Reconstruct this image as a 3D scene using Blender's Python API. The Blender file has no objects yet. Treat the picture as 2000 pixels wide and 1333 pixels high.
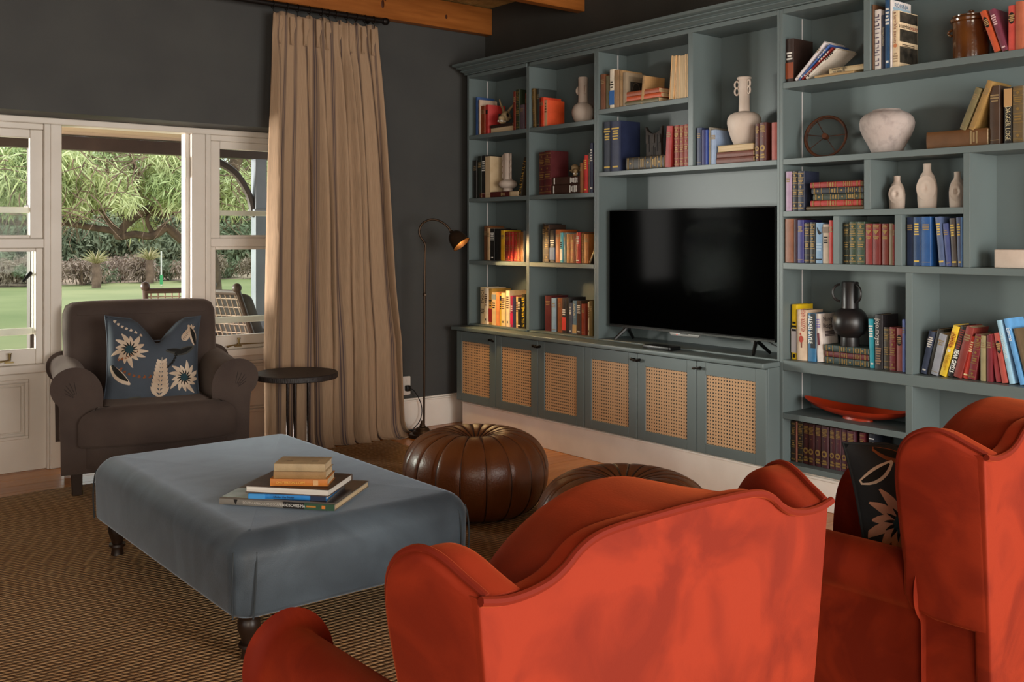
import bpy, bmesh, math, random
from mathutils import Vector, Matrix
import numpy as np
random.seed(7)
PI = math.pi
scene = bpy.context.scene
COL = scene.collection

# ---------------------------------------------------------------- camera
CAM = (-4.54, -5.95, 1.37)
YAW = math.radians(38.89)
cam_data = bpy.data.cameras.new('camera')
cam_data.sensor_width = 36.0
cam_data.lens = 1944.4 / 2000.0 * 36.0
cam_data.shift_y = -(666.5 - 460.0) / 2000.0
cam_data.clip_start = 0.05
cam_data.clip_end = 300.0
camera = bpy.data.objects.new('camera', cam_data)
camera.location = CAM
camera.rotation_euler = (PI / 2, 0.0, -YAW)
COL.objects.link(camera)
scene.camera = camera

# ---------------------------------------------------------------- light, sky, exposure
scene.view_settings.view_transform = 'Standard'
scene.view_settings.look = 'None'
scene.view_settings.gamma = 1.0
scene.view_settings.use_curve_mapping = False
scene.view_settings.exposure = 0.0
scene.cycles.max_bounces = 8
scene.cycles.diffuse_bounces = 4
scene.cycles.glossy_bounces = 3

world = bpy.data.worlds.new('sky')
scene.world = world
world.use_nodes = True
wn = world.node_tree.nodes
wn['Background'].inputs['Color'].default_value = (0.86, 0.93, 1.0, 1.0)
wn['Background'].inputs['Strength'].default_value = 2.2

def light(name, kind, loc, target, energy, col, **kw):
    d = bpy.data.lights.new(name, kind)
    d.energy = energy
    d.color = col
    for k, v in kw.items():
        setattr(d, k, v)
    o = bpy.data.objects.new(name, d)
    o.location = loc
    dirv = Vector(target) - Vector(loc)
    o.rotation_euler = dirv.to_track_quat('-Z', 'Y').to_euler()
    COL.objects.link(o)
    return o

light('sun', 'SUN', (0, 20, 20), (-3, 9, 0), 2.6, (1.0, 0.95, 0.86), angle=math.radians(4))
# daylight through the tall windows of the unseen rear wall
light('rear_west_window_daylight', 'AREA', (-5.95, -8.05, 1.45), (-4.2, 0, 0.6), 145, (1.0, 0.84, 0.64),
      shape='RECTANGLE', size=2.2, size_y=1.8)
light('rear_window_daylight', 'AREA', (-2.3, -8.05, 1.30), (-2.3, 0, 1.0), 220, (1.0, 0.95, 0.87),
      shape='RECTANGLE', size=2.6, size_y=1.9)
# weak warm fill lamp, added in the opening of the unseen west wall
light('side_fill_light', 'AREA', (-7.82, -5.3, 1.45), (0, -3.2, 0.9), 14, (1.0, 0.84, 0.64),
      shape='RECTANGLE', size=2.4, size_y=1.7)

# added area lamp beside the house, brightens the bookcase through the doorway
light('garden_fill_light', 'AREA', (-6.9, 4.6, 1.7), (-1.2, -1.0, 0.9), 1700, (1.0, 0.96, 0.90),
      shape='RECTANGLE', size=2.8, size_y=2.4)

# ---------------------------------------------------------------- helpers: materials
def lin(h):
    if isinstance(h, (tuple, list)):
        return tuple(h[:3]) + (1.0,)
    h = h.lstrip('#')
    r = []
    for i in (0, 2, 4):
        c = int(h[i:i + 2], 16) / 255.0
        r.append(c / 12.92 if c <= 0.04045 else ((c + 0.055) / 1.055) ** 2.4)
    return (r[0], r[1], r[2], 1.0)

MATS = {}
def M(name, col, rough=0.6, col2=None, nscale=6.0, ncontrast=(0.35, 0.65), ndetail=4.0, bump=0.0, bscale=60.0,
      metal=0.0, sheen=0.0, sheencol=None, coat=0.0, emit=None, estr=0.0, stretch=None, spec=0.5, trans=0.0, sss=0.0, distort=0.0, ior=1.45):
    if name in MATS:
        return MATS[name]
    m = bpy.data.materials.new(name)
    m.use_nodes = True
    nt = m.node_tree
    b = nt.nodes['Principled BSDF']
    b.inputs['Base Color'].default_value = lin(col)
    b.inputs['Roughness'].default_value = rough
    b.inputs['Metallic'].default_value = metal
    b.inputs['IOR'].default_value = ior
    b.inputs['Specular IOR Level'].default_value = spec
    b.inputs['Coat Weight'].default_value = coat
    b.inputs['Transmission Weight'].default_value = trans
    if sheen:
        b.inputs['Sheen Weight'].default_value = sheen
        b.inputs['Sheen Roughness'].default_value = 0.4
        b.inputs['Sheen Tint'].default_value = lin(sheencol or col)
    if emit:
        b.inputs['Emission Color'].default_value = lin(emit)
        b.inputs['Emission Strength'].default_value = estr
    tc = None
    def coords():
        nonlocal tc
        if tc is None:
            t = nt.nodes.new('ShaderNodeTexCoord')
            mp = nt.nodes.new('ShaderNodeMapping')
            nt.links.new(t.outputs['Object'], mp.inputs['Vector'])
            if stretch:
                mp.inputs['Scale'].default_value = stretch
            tc = mp.outputs['Vector']
        return tc
    if col2:
        n = nt.nodes.new('ShaderNodeTexNoise')
        n.inputs['Scale'].default_value = nscale
        n.inputs['Detail'].default_value = ndetail
        n.inputs['Distortion'].default_value = distort
        nt.links.new(coords(), n.inputs['Vector'])
        r = nt.nodes.new('ShaderNodeValToRGB')
        r.color_ramp.elements[0].position = ncontrast[0]
        r.color_ramp.elements[1].position = ncontrast[1]
        r.color_ramp.elements[0].color = lin(col)
        r.color_ramp.elements[1].color = lin(col2)
        nt.links.new(n.outputs['Fac'], r.inputs['Fac'])
        nt.links.new(r.outputs['Color'], b.inputs['Base Color'])
    if bump:
        n = nt.nodes.new('ShaderNodeTexNoise')
        n.inputs['Scale'].default_value = bscale
        n.inputs['Detail'].default_value = 3.0
        nt.links.new(coords(), n.inputs['Vector'])
        bp = nt.nodes.new('ShaderNodeBump')
        bp.inputs['Strength'].default_value = bump
        bp.inputs['Distance'].default_value = 0.01
        nt.links.new(n.outputs['Fac'], bp.inputs['Height'])
        nt.links.new(bp.outputs['Normal'], b.inputs['Normal'])
    MATS[name] = m
    return m

# ---------------------------------------------------------------- helpers: geometry
class MB:
    def __init__(self):
        self.v = []
        self.f = []
    def add(self, vs, fs):
        o = len(self.v)
        self.v += [tuple(p) for p in vs]
        self.f += [tuple(i + o for i in f) for f in fs]
        return self
    def box(self, x0, x1, y0, y1, z0, z1):
        x0, x1 = min(x0, x1), max(x0, x1); y0, y1 = min(y0, y1), max(y0, y1); z0, z1 = min(z0, z1), max(z0, z1)
        vs = [(x0, y0, z0), (x1, y0, z0), (x1, y1, z0), (x0, y1, z0), (x0, y0, z1), (x1, y0, z1), (x1, y1, z1), (x0, y1, z1)]
        return self.add(vs, [(0, 3, 2, 1), (4, 5, 6, 7), (0, 1, 5, 4), (1, 2, 6, 5), (2, 3, 7, 6), (3, 0, 4, 7)])
    def lathe(self, prof, n=24, c=(0, 0, 0), sx=1.0, sy=1.0, cap=True):
        vs, fs = [], []
        for r, z in prof:
            for i in range(n):
                a = 2 * PI * i / n
                vs.append((c[0] + sx * r * math.cos(a), c[1] + sy * r * math.sin(a), c[2] + z))
        for k in range(len(prof) - 1):
            for i in range(n):
                j = (i + 1) % n
                fs.append((k * n + i, k * n + j, (k + 1) * n + j, (k + 1) * n + i))
        if cap:
            if prof[0][0] > 1e-5: fs.append(tuple(range(n - 1, -1, -1)))
            if prof[-1][0] > 1e-5: fs.append(tuple((len(prof) - 1) * n + i for i in range(n)))
        return self.add(vs, fs)
    def tube(self, pts, r, n=8, closed=False, cap=True):
        P = [Vector(p) for p in pts]
        m = len(P)
        rr = r if isinstance(r, (list, tuple)) else [r] * m
        vs, fs = [], []
        up = None
        for k in range(m):
            if closed:
                t = P[(k + 1) % m] - P[k - 1]
            else:
                t = P[min(k + 1, m - 1)] - P[max(k - 1, 0)]
            if t.length < 1e-9: t = Vector((0, 0, 1))
            t.normalize()
            if up is None:
                up = Vector((0, 0, 1)) if abs(t.z) < 0.9 else Vector((1, 0, 0))
            u = (up - t * up.dot(t))
            if u.length < 1e-6: u = t.orthogonal()
            u.normalize()
            w = t.cross(u)
            up = u
            for i in range(n):
                a = 2 * PI * i / n
                vs.append(P[k] + (u * math.cos(a) + w * math.sin(a)) * rr[k])
        rng = m if closed else m - 1
        for k in range(rng):
            k2 = (k + 1) % m
            for i in range(n):
                j = (i + 1) % n
                fs.append((k * n + i, k * n + j, k2 * n + j, k2 * n + i))
        if cap and not closed:
            fs.append(tuple(range(n - 1, -1, -1)))
            fs.append(tuple((m - 1) * n + i for i in range(n)))
        return self.add(vs, fs)
    def grid(self, fn, nu, nv, cu=False, cv=False):
        vs, fs = [], []
        for j in range(nv):
            for i in range(nu):
                vs.append(fn(i / (nu if cu else nu - 1), j / (nv if cv else nv - 1)))
        for j in range(nv if cv else nv - 1):
            for i in range(nu if cu else nu - 1):
                a, b_ = i, (i + 1) % nu
                c, d = j, (j + 1) % nv
                fs.append((c * nu + a, c * nu + b_, d * nu + b_, d * nu + a))
        return self.add(vs, fs)
    def puff(self, outline, t, r0, r1, mapf, seg=5):
        """thick slab of a 2-D outline (counter-clockwise) with rounded edges; mapf(u, v, depth) -> xyz"""
        n = len(outline)
        nor = []
        for i in range(n):
            p, q, s = outline[i - 1], outline[i], outline[(i + 1) % n]
            e1 = Vector((q[0] - p[0], q[1] - p[1])); e2 = Vector((s[0] - q[0], s[1] - q[1]))
            if e1.length > 1e-9: e1.normalize()
            if e2.length > 1e-9: e2.normalize()
            n1 = Vector((e1.y, -e1.x)); n2 = Vector((e2.y, -e2.x))
            w = n1 + n2
            if w.length < 1e-6: w = n1
            w.normalize()
            k = max(0.5, w.dot(n1))
            nor.append(w / k)
        layers = []
        if r0 > 0:
            for k in range(seg + 1):
                a = PI / 2 * k / seg
                layers.append((r0 * (1 - math.sin(a)), r0 * (1 - math.cos(a))))
        else:
            layers.append((0, 0))
        if r1 > 0:
            for k in range(seg + 1):
                a = PI / 2 * k / seg
                layers.append((r1 * (1 - math.cos(a)), t - r1 * (1 - math.sin(a))))
        else:
            layers.append((0, t))
        vs, fs = [], []
        for ins, d in layers:
            for i in range(n):
                vs.append(mapf(outline[i][0] - nor[i].x * ins, outline[i][1] - nor[i].y * ins, d))
        L = len(layers)
        for k in range(L - 1):
            for i in range(n):
                j = (i + 1) % n
                fs.append((k * n + i, k * n + j, (k + 1) * n + j, (k + 1) * n + i))
        fs.append(tuple(range(n - 1, -1, -1)))
        fs.append(tuple((L - 1) * n + i for i in range(n)))
        return self.add(vs, fs)
    def ellipsoid(self, c, rx, ry, rz, n=16, m=10):
        prof = [(max(1e-6, math.sin(PI * k / m)), -math.cos(PI * k / m)) for k in range(m + 1)]
        vs, fs = [], []
        for r, z in prof:
            for i in range(n):
                a = 2 * PI * i / n
                vs.append((c[0] + rx * r * math.cos(a), c[1] + ry * r * math.sin(a), c[2] + rz * z))
        for k in range(m):
            for i in range(n):
                j = (i + 1) % n
                fs.append((k * n + i, k * n + j, (k + 1) * n + j, (k + 1) * n + i))
        return self.add(vs, fs)
    def mesh(self, name, smooth=40):
        me = bpy.data.meshes.new(name)
        me.from_pydata(self.v, [], self.f)
        me.validate()
        bm = bmesh.new(); bm.from_mesh(me)
        bmesh.ops.recalc_face_normals(bm, faces=bm.faces)
        bm.to_mesh(me); bm.free()
        if smooth:
            me.shade_smooth()
            me.set_sharp_from_angle(angle=math.radians(smooth))
        return me
    def build(self, name, mat=None, parent=None, smooth=40, bevel=0.0, bseg=2, loc=None, rot=None, sub=0):
        me = self.mesh(name, smooth)
        if mat: me.materials.append(mat)
        return link(name, me, parent, loc, rot, bevel, bseg, sub)

def link(name, me, parent=None, loc=None, rot=None, bevel=0.0, bseg=2, sub=0):
    o = bpy.data.objects.new(name, me)
    COL.objects.link(o)
    if parent is not None: o.parent = parent
    if loc is not None: o.location = loc
    if rot is not None: o.rotation_euler = rot
    if bevel:
        md = o.modifiers.new('bevel', 'BEVEL')
        md.width = bevel; md.segments = bseg; md.limit_method = 'ANGLE'
        md.angle_limit = math.radians(50)
    if sub:
        md = o.modifiers.new('sub', 'SUBSURF'); md.levels = sub; md.render_levels = sub
    return o

def tag(o, label=None, cat=None, group=None, kind=None):
    if label: o['label'] = label
    if cat: o['category'] = cat
    if group: o['group'] = group
    if kind: o['kind'] = kind
    return o

def thing(name, label, cat, loc=(0, 0, 0), rot=(0, 0, 0), group=None):
    o = bpy.data.objects.new(name, None)
    o.empty_display_size = 0.1
    COL.objects.link(o)
    o.location = loc; o.rotation_euler = rot
    return tag(o, label, cat, group)

def box(name, x0, x1, y0, y1, z0, z1, mat, parent=None, bevel=0.0, bseg=2):
    return MB().box(x0, x1, y0, y1, z0, z1).build(name, mat, parent, smooth=30, bevel=bevel, bseg=bseg)

def struct(name, o_label, *boxes, mat=None, bevel=0.0):
    mb = MB()
    for b in boxes: mb.box(*b)
    o = mb.build(name, mat, None, smooth=30, bevel=bevel)
    return tag(o, o_label, name.split('_')[0], kind='structure')

def copy_tree(o, parent=None):
    c = o.copy(); COL.objects.link(c)
    c.parent = parent
    for ch in list(o.children):
        copy_tree(ch, c)
    return c

def text(name, body, size, mat, parent, loc, xdir, ydir, align='CENTER', bold=0.0, sx=1.0):
    c = bpy.data.curves.new(name, 'FONT')
    c.body = body; c.size = size; c.align_x = align; c.align_y = 'CENTER'
    c.resolution_u = 2; c.offset = bold; c.extrude = 0.0002
    c.materials.append(mat)
    tmp = bpy.data.objects.new(name, c)
    me = bpy.data.meshes.new_from_object(tmp)
    bpy.data.objects.remove(tmp)
    o = bpy.data.objects.new(name, me)
    COL.objects.link(o)
    o.parent = parent
    x = Vector(xdir).normalized(); y = Vector(ydir).normalized(); z = x.cross(y)
    m = Matrix((x, y, z)).transposed().to_4x4()
    m = Matrix.Translation(Vector(loc)) @ m @ Matrix.Diagonal((sx, 1, 1, 1))
    o.matrix_local = m
    return o

def smooth_path(pts, n=6, closed=False):
    """Catmull-Rom through the points"""
    P = [Vector(p) for p in pts]; m = len(P); out = []
    rng = m if closed else m - 1
    for i in range(rng):
        p0 = P[i - 1] if (closed or i > 0) else P[i]
        p1 = P[i]; p2 = P[(i + 1) % m]
        p3 = P[(i + 2) % m] if (closed or i + 2 < m) else p2
        for k in range(n):
            t = k / n
            out.append(0.5 * ((2 * p1) + (-p0 + p2) * t + (2 * p0 - 5 * p1 + 4 * p2 - p3) * t * t + (-p0 + 3 * p1 - 3 * p2 + p3) * t ** 3))
    if not closed: out.append(P[-1])
    return [tuple(p) for p in out]

def smooth2(pts, n=3):
    return [(p[0], p[1]) for p in smooth_path([(a, b, 0) for a, b in pts], n, closed=False)]

def rrect(x0, x1, y0, y1, r, n=6):
    pts = []
    for cx, cy, a0 in ((x1 - r, y0 + r, -PI / 2), (x1 - r, y1 - r, 0), (x0 + r, y1 - r, PI / 2), (x0 + r, y0 + r, PI)):
        for k in range(n + 1):
            a = a0 + PI / 2 * k / n
            pts.append((cx + r * math.cos(a), cy + r * math.sin(a)))
    return pts

# real-world positions read off the photograph: a sight line from the camera cut with a known plane
_c, _s = math.cos(YAW), math.sin(YAW)
def _ray(px, py):
    a = (px - 1000.0) / 1944.4
    return (a * _c + _s, -a * _s + _c, -(py - 460.0) / 1944.4)
def on_y(px, py, y):
    d = _ray(px, py); t = (y - CAM[1]) / d[1]
    return Vector((CAM[0] + t * d[0], y, CAM[2] + t * d[2]))
def on_x(px, py, x):
    d = _ray(px, py); t = (x - CAM[0]) / d[0]
    return Vector((x, CAM[1] + t * d[1], CAM[2] + t * d[2]))
# ================================================================ materials
WALLP = M('wall_paint', '#3e3e3d', 0.75, '#444442', 3.0, bump=0.05, bscale=180)
WALLD = M('wall_paint_teal', '#35332e', 0.75, '#3a3833', 3.0, bump=0.05, bscale=180)
CASE = M('bookcase_paint', '#5f6a6a', 0.42, '#647070', 2.0, bump=0.03, bscale=90)
WHITE = M('white_gloss_paint', '#d3cabf', 0.38, '#dad2c8', 4.0, bump=0.02, bscale=60)
PLINTHW = M('plinth_white_paint', '#efe7dd', 0.4, '#e6ddd2', 5.0, bump=0.02, bscale=40)
BEAM = M('pine_beam', '#8a4d19', 0.45, '#a5622a', 5.0, (0.3, 0.7), stretch=(0.6, 6, 6), bump=0.05, bscale=20)
KNOT = M('pine_knot', '#4a230c', 0.5)
PLANK = M('oiled_floor_plank', '#b5702f', 0.24, '#c98440', 4.0, (0.3, 0.7), stretch=(0.5, 9, 9), bump=0.04, bscale=12)
PLANK2 = M('oiled_floor_plank_dark', '#a9672a', 0.24, '#bd7838', 4.0, (0.3, 0.7), stretch=(0.5, 9, 9), bump=0.04, bscale=12)
REED = M('reed', '#8c6a3a', 0.7, '#b08a50', 14.0, bump=0.2, bscale=60)
BLACKM = M('black_metal', '#15120f', 0.45, metal=0.6)
BRASS = M('aged_brass', '#8d7a52', 0.4, metal=0.9)
def glass_mat():
    m = bpy.data.materials.new('window_glass'); m.use_nodes = True
    nt = m.node_tree; nt.nodes.clear()
    out = nt.nodes.new('ShaderNodeOutputMaterial'); mx = nt.nodes.new('ShaderNodeMixShader')
    tr = nt.nodes.new('ShaderNodeBsdfTransparent'); gl = nt.nodes.new('ShaderNodeBsdfGlossy'); fr = nt.nodes.new('ShaderNodeFresnel')
    tr.inputs['Color'].default_value = (0.93, 0.95, 0.93, 1); gl.inputs['Roughness'].default_value = 0.02
    fr.inputs['IOR'].default_value = 1.10
    nt.links.new(fr.outputs[0], mx.inputs[0]); nt.links.new(tr.outputs[0], mx.inputs[1]); nt.links.new(gl.outputs[0], mx.inputs[2])
    nt.links.new(mx.outputs[0], out.inputs['Surface'])
    return m
GLASS = glass_mat()

# ================================================================ room shell
floor = struct('floor', 'oiled golden wooden floor under the jute rug', (-7.8, 0.0, -8.0, 0.42, -0.12, -0.02), mat=PLANK2)
pw = 0.145
for i in range(59):
    y1 = 0.42 - i * pw
    if y1 < -7.9: break
    box('plank', -7.8, 0.0, y1 - pw + 0.0015, y1, -0.02, 0.0, PLANK if i % 3 else PLANK2, floor, bevel=0.0015, bseg=1)

# window wall: thick wall, window bay set back 0.28 m under a soffit at z 2.06
RX0, RX1 = -3.9, -1.45
struct('wall_back', 'dark slate painted wall with the window bay and curtain',
       (-7.8, RX0, 0.0, 0.42, 0, 3.3), (RX1, 0.3, 0.0, 0.42, 0, 3.3), (RX0, RX1, 0.0, 0.42, 2.06, 3.3), mat=WALLP)
struct('wall_right', 'dark painted wall behind and above the bookcase', (0.0, 0.3, -8.3, 0.0, 0, 3.3), mat=WALLD)
struct('wall_left', 'unseen west wall with one window opening', (-8.1, -7.8, -8.3, -6.6, 0, 3.3), (-8.1, -7.8, -4.0, 0.42, 0, 3.3),
       (-8.1, -7.8, -6.6, -4.0, 0, 0.5), (-8.1, -7.8, -6.6, -4.0, 2.4, 3.3), mat=WALLP)
struct('wall_front', 'unseen rear wall with tall window openings', (-8.1, -7.15, -8.3, -8.0, 0, 3.3), (-4.75, -3.8, -8.3, -8.0, 0, 3.3), (-0.8, 0.3, -8.3, -8.0, 0, 3.3),
       (-7.15, -4.75, -8.3, -8.0, 0, 0.45), (-7.15, -4.75, -8.3, -8.0, 2.45, 3.3),
       (-3.8, -0.8, -8.3, -8.0, 0, 0.25), (-3.8, -0.8, -8.3, -8.0, 2.45, 3.3), mat=WALLP)

ceiling = struct('ceiling', 'ceiling of bundled reeds between pine beams', (-8.1, 0.3, -8.3, 0.42, 3.1, 3.3), mat=REED)
rd = MB()
for i in range(330):
    x = -7.8 + i * 0.0237
    z = 3.075 + random.uniform(-0.006, 0.006)
    rd.tube([(x, -8.0, z), (x + random.uniform(-.01, .01), -4, z + random.uniform(-.004, .004)), (x, 0.0, z)], 0.0125, 6, cap=False)
ro = rd.build('reed_matting', REED, ceiling)
ro['kind'] = 'stuff'
for i in range(8):
    y = -0.09 - 1.007 * i
    b = box('ceiling_beam', -7.8, -0.002, y, y + 0.07, 2.86, 3.055, BEAM, None, bevel=0.004)
    tag(b, ['honey pine ceiling beam above the curtain rod', 'honey pine ceiling beam ending above the bookcase cornice'][min(i, 1)] if i < 2
        else 'honey pine ceiling beam further into the room', 'beam', 'pine ceiling beams', 'structure')
    if i == 0:
        for kx, kz, kw, kh in ((-0.95, 2.955, 0.012, 0.03), (-0.42, 2.94, 0.010, 0.016), (-0.93, 2.985, .006, .006)):
            MB().puff([(kx + kw * math.cos(a * PI / 6), kz + kh * math.sin(a * PI / 6)) for a in range(12)], 0.003, 0, 0.001,
                      lambda u, v, d, y=y: (u, y + 0.001 - d, v), 2).build('knot', KNOT, b)

# skirting on the window wall
def skirting(name, label, x0, x1, y):
    mb = MB().box(x0, x1, y - 0.02, y, 0, 0.19)
    mb.box(x0, x1, y - 0.026, y, 0.19, 0.203).box(x0, x1, y - 0.016, y, 0.203, 0.215)
    return tag(mb.build(name, PLINTHW, None, smooth=30, bevel=0.003), label, 'baseboard', kind='structure')
skirting('baseboard_back', 'cream skirting board behind the floor lamp', -1.45, -0.001, -0.0005)

# ---------------------------------------------------------------- door opening and sash windows in the bay, front plane y = 0.28
WY = 0.28
fr = MB()
fr.box(RX0, RX1, WY, WY + 0.12, 2.022, 2.0595)           # head
fr.box(-2.985, -2.921, WY, WY + 0.12, 0.0, 2.022)           # post left of door
fr.box(-2.14, -2.05, WY, WY + 0.12, 0.0, 2.022)         # post right of door
dr = fr.build('door_1', WHITE, None, smooth=30, bevel=0.006)
tag(dr, 'open white garden doorway behind the grey armchair', 'doorway', kind='structure')
box('door_stop', -2.165, -2.14, WY + 0.045, WY + 0.12, 0.012, 2.022, WHITE, dr, bevel=0.004)
box('door_stop', -2.921, -2.907, WY + 0.06, WY + 0.12, 0.012, 2.022, WHITE, dr, bevel=0.004)
hg = MB().box(-2.17, -2.166, WY + 0.03, WY + 0.09, 1.74, 1.87)
hg.build('hinge_plate', M('cream_hinge', '#cfc6b0', 0.5), dr, bevel=0.002)
box('threshold', -2.921, -2.14, WY, WY + 0.14, 0.0, 0.012, PLANK2, dr, bevel=0.003)

def sash(parent, name, x0, x1, y, z0, z1, st, rt, rb, th=0.04):
    """one sash: stiles, top and bottom rails, a pane"""
    s = MB().box(x0, x0 + st, y, y + th, z0, z1)
    s.box(x1 - st, x1, y, y + th, z0, z1)
    s.box(x0 + st, x1 - st, y, y + th, z1 - rt, z1)
    s.box(x0 + st, x1 - st, y, y + th, z0, z0 + rb)
    o = s.build(name, WHITE, parent, smooth=30, bevel=0.005)
    MB().box(x0 + st - .003, x1 - st + .003, y + th * .5, y + th * .5 + 0.003, z0 + rb - .003, z1 - rt + .003).build('pane', GLASS, o, smooth=0)
    return o

def window(name, label, x0, x1, fx, hx, right):
    w = MB()
    w.box(x0, x0 + 0.035, WY - 0.005, WY + 0.1, 0.585, 2.022).box(x1 - 0.035, x1, WY - 0.005, WY + 0.1, 0.585, 2.022)
    w.box(x0 + .035, x1 - .035, WY + .01, WY + 0.1, 1.985, 2.022)
    w.box(x0 + .035, x1 - .035, WY - 0.004, WY + 0.1, 1.296, 1.352)
    w.box(x0 - 0.01, x1 + 0.01, WY - 0.02, WY + 0.1, 0.575, 0.622)
    o = w.build(name, WHITE, None, smooth=30, bevel=0.005)
    tag(o, label, 'window', kind='structure')
    # fixed upper light, lower casement, and a slim storm sash behind them
    sash(o, 'upper_sash', x0 + .035, x1 - .035, WY + 0.02, 1.352, 1.985, 0.07, 0.05, 0.02)
    sash(o, 'lower_sash', x0 + .035, x1 - .035, WY + 0.02, 0.622, 1.296, 0.04, 0.02, 0.09)
    sash(o, 'storm_sash', x0 + .037, x1 - .037, WY + 0.062, 0.79, 1.535, 0.045, 0.035, 0.04, 0.028)
    # brass casement stay on the sill rail
    st = MB()
    st.tube([(fx, WY + .008, 0.655), (fx, WY - .012, 0.655), (fx, WY - .012, 0.69)], [0.006, 0.006, 0.009], 8)
    st.lathe([(0.0001, 0), (.012, .002), (.012, .006), (.0001, .009)], 10, (fx, WY - .012, 0.69))
    st.tube([(fx - 0.08, WY - .01, 0.642), (fx - 0.055, WY - .012, 0.648), (fx, WY - .012, 0.655), (hx, WY - .01, 0.65)], [.008, .004, .004, .003], 8)
    st.box(fx - .022, fx + .022, WY - .006, WY + .012, .638, .646)
    st.build('window_stay', BRASS, o)
    return o
w1 = window('window_1', 'white sash window on the far side of the doorway from the curtain', -3.9, -2.985, -3.205, -3.33, False)
w2 = window('window_2', 'white sash window partly behind the linen curtain', -2.05, -1.45, -1.83, -1.62, True)
hd = MB().tube([(-3.085, WY + .12, 1.135), (-3.085, WY + .03, 1.15), (-3.13, WY + .02, 1.10)], [.008, .011, .007], 8)
hd.build('sash_lever', BLACKM, w1)

def wainscot(name, label, x0, x1):
    w = MB().box(x0, x1, WY + 0.045, WY + 0.1, 0.0, 0.575)
    o = w.build(name, WHITE, None, smooth=30, bevel=0.003)
    tag(o, label, 'panelling', kind='structure')
    a, b_ = x0 + 0.11, x1 - 0.11
    fr = MB()
    for k, (ins, hh) in enumerate(((0.0, 0.014), (0.022, 0.008))):
        xa, xb, za, zb = a + ins, b_ - ins, 0.19 + ins, 0.535 - ins
        t = 0.018 - k * 0.006
        for q in ((xa, xb, zb - t, zb), (xa, xb, za, za + t), (xa, xa + t, za + t, zb - t), (xb - t, xb, za + t, zb - t)):
            fr.box(q[0], q[1], WY + 0.045 - hh, WY + 0.0455, q[2], q[3])
    fr.build('panel_moulding', WHITE, o, bevel=0.003)
    MB().box(a + .04, b_ - .04, WY + .036, WY + .0455, .23, .495).build('raised_panel', WHITE, o, bevel=0.004)
    st = MB().box(x1 - .014, x1 - .001, WY + .01, WY + .046, 0, .575).box(x0 + .001, x0 + .014, WY + .01, WY + .046, 0, .575)
    st.build('edge_bead', WHITE, o, bevel=0.003)
    return o
wainscot('trim_1', 'white panelled dado under the sash window at the frame edge', -3.9, -2.985)
wainscot('trim_2', 'white panelled dado under the curtained sash window', -2.05, -1.45)
# ================================================================ garden outside
GRASS = M('lawn_grass', '#5f6a38', 0.9, '#7c8050', 0.35, (0.3, 0.7), ndetail=8, bump=0.4, bscale=20)
SOIL = M('dry_garden_soil', '#7a6856', 0.95, '#94826e', 0.5, ndetail=8, bump=0.4, bscale=6)
BARK = M('tree_bark', '#4a3a2e', 0.9, '#6b5644', 7, bump=0.8, bscale=14)
TWIG = M('dry_twig', '#7d6654', 0.9, '#5c4a3c', 5)
LEAFA = M('leaf_bright', '#b4be84', 0.6, '#d2d8a4', 2.0, spec=0.3)
LEAFB = M('leaf_mid', '#95a66c', 0.6, '#b4c08a', 2.0, spec=0.3)
LEAFC = M('leaf_grey_green', '#6a7458', 0.7, '#848c70', 1.0, spec=0.2)
LEAFD = M('leaf_dry', '#8a7868', 0.8, '#a49282', 1.0, spec=0.2)
PAVE = M('verandah_floor', '#9c8878', 0.8, '#b09c8a', 3, bump=0.1, bscale=30)
VBEAM = M('verandah_beam_brown', '#3d2f28', 0.6, '#48382f', 4, bump=0.1, bscale=30)
VPOST = M('verandah_post_grey', '#6d7078', 0.5, '#80838a', 3)
VPOSTD = M('verandah_post_dark', '#3f3430', 0.5)
VCEIL = M('verandah_ceiling_board', '#d0bea6', 0.7, '#c4b096', 6, stretch=(.3, 6, 6))
GZ = -0.30

g = MB().grid(lambda u, v: (-40 + 90 * u, 2.9 + 27 * v, GZ + 0.03 * math.sin(u * 23 + v * 7)), 40, 20)
tag(g.build('lawn', GRASS), 'green mown lawn outside the doorway', 'lawn', kind='structure')
g = MB().grid(lambda u, v: (-60 + 150 * u, 29.5 + 60 * v, GZ - .02 + 0.9 * v ** .8 * (1 + .25 * math.sin(u * 31 + v * 9))), 50, 16)
tag(g.build('ground_dry', SOIL), 'dry sandy ground beyond the lawn', 'ground', kind='structure')
vf = struct('floor_verandah', 'tiled verandah floor outside the doorway', (-9, 6, 0.42, 2.95, -0.3, -0.012), mat=PAVE)

# verandah roof: boards, fascia beam, posts with curved brackets
vr = thing('verandah_roof', 'boarded verandah roof with a dark brown edge beam outside', 'verandah roof', (0, 0, 0))
for i in range(17):
    y = 0.43 + i * 0.125
    z = 2.612 - 0.207 * (y - 0.43)
    MB().add([(-9, y, z), (6, y, z), (6, y + .121, z - .025), (-9, y + .121, z - .025), (-9, y, z + .02), (6, y, z + .02), (6, y + .121, z - .005), (-9, y + .121, z - .005)],
             [(0, 3, 2, 1), (4, 5, 6, 7), (0, 1, 5, 4), (1, 2, 6, 5), (2, 3, 7, 6), (3, 0, 4, 7)]).build('ceiling_board', VCEIL, vr, smooth=0)
box('roof_sheet', -9, 6, 0.42, 3.1, 2.65, 2.68, VBEAM, vr)
box('edge_beam', -9, 6, 2.5, 2.6, 2.060, 2.168, VBEAM, vr)
lt = MB().box(-.06, .06, -.05, .05, 0, .09).box(-.075, .075, -.06, .06, .09, .1)
lo = lt.build('porch_light', VPOST, None, bevel=.004)
pl = on_y(305, 264, 1.9); lo.location = (pl.x, 1.9, 2.33)
tag(lo, 'small grey lamp under the verandah boards outside', 'lamp')
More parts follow.
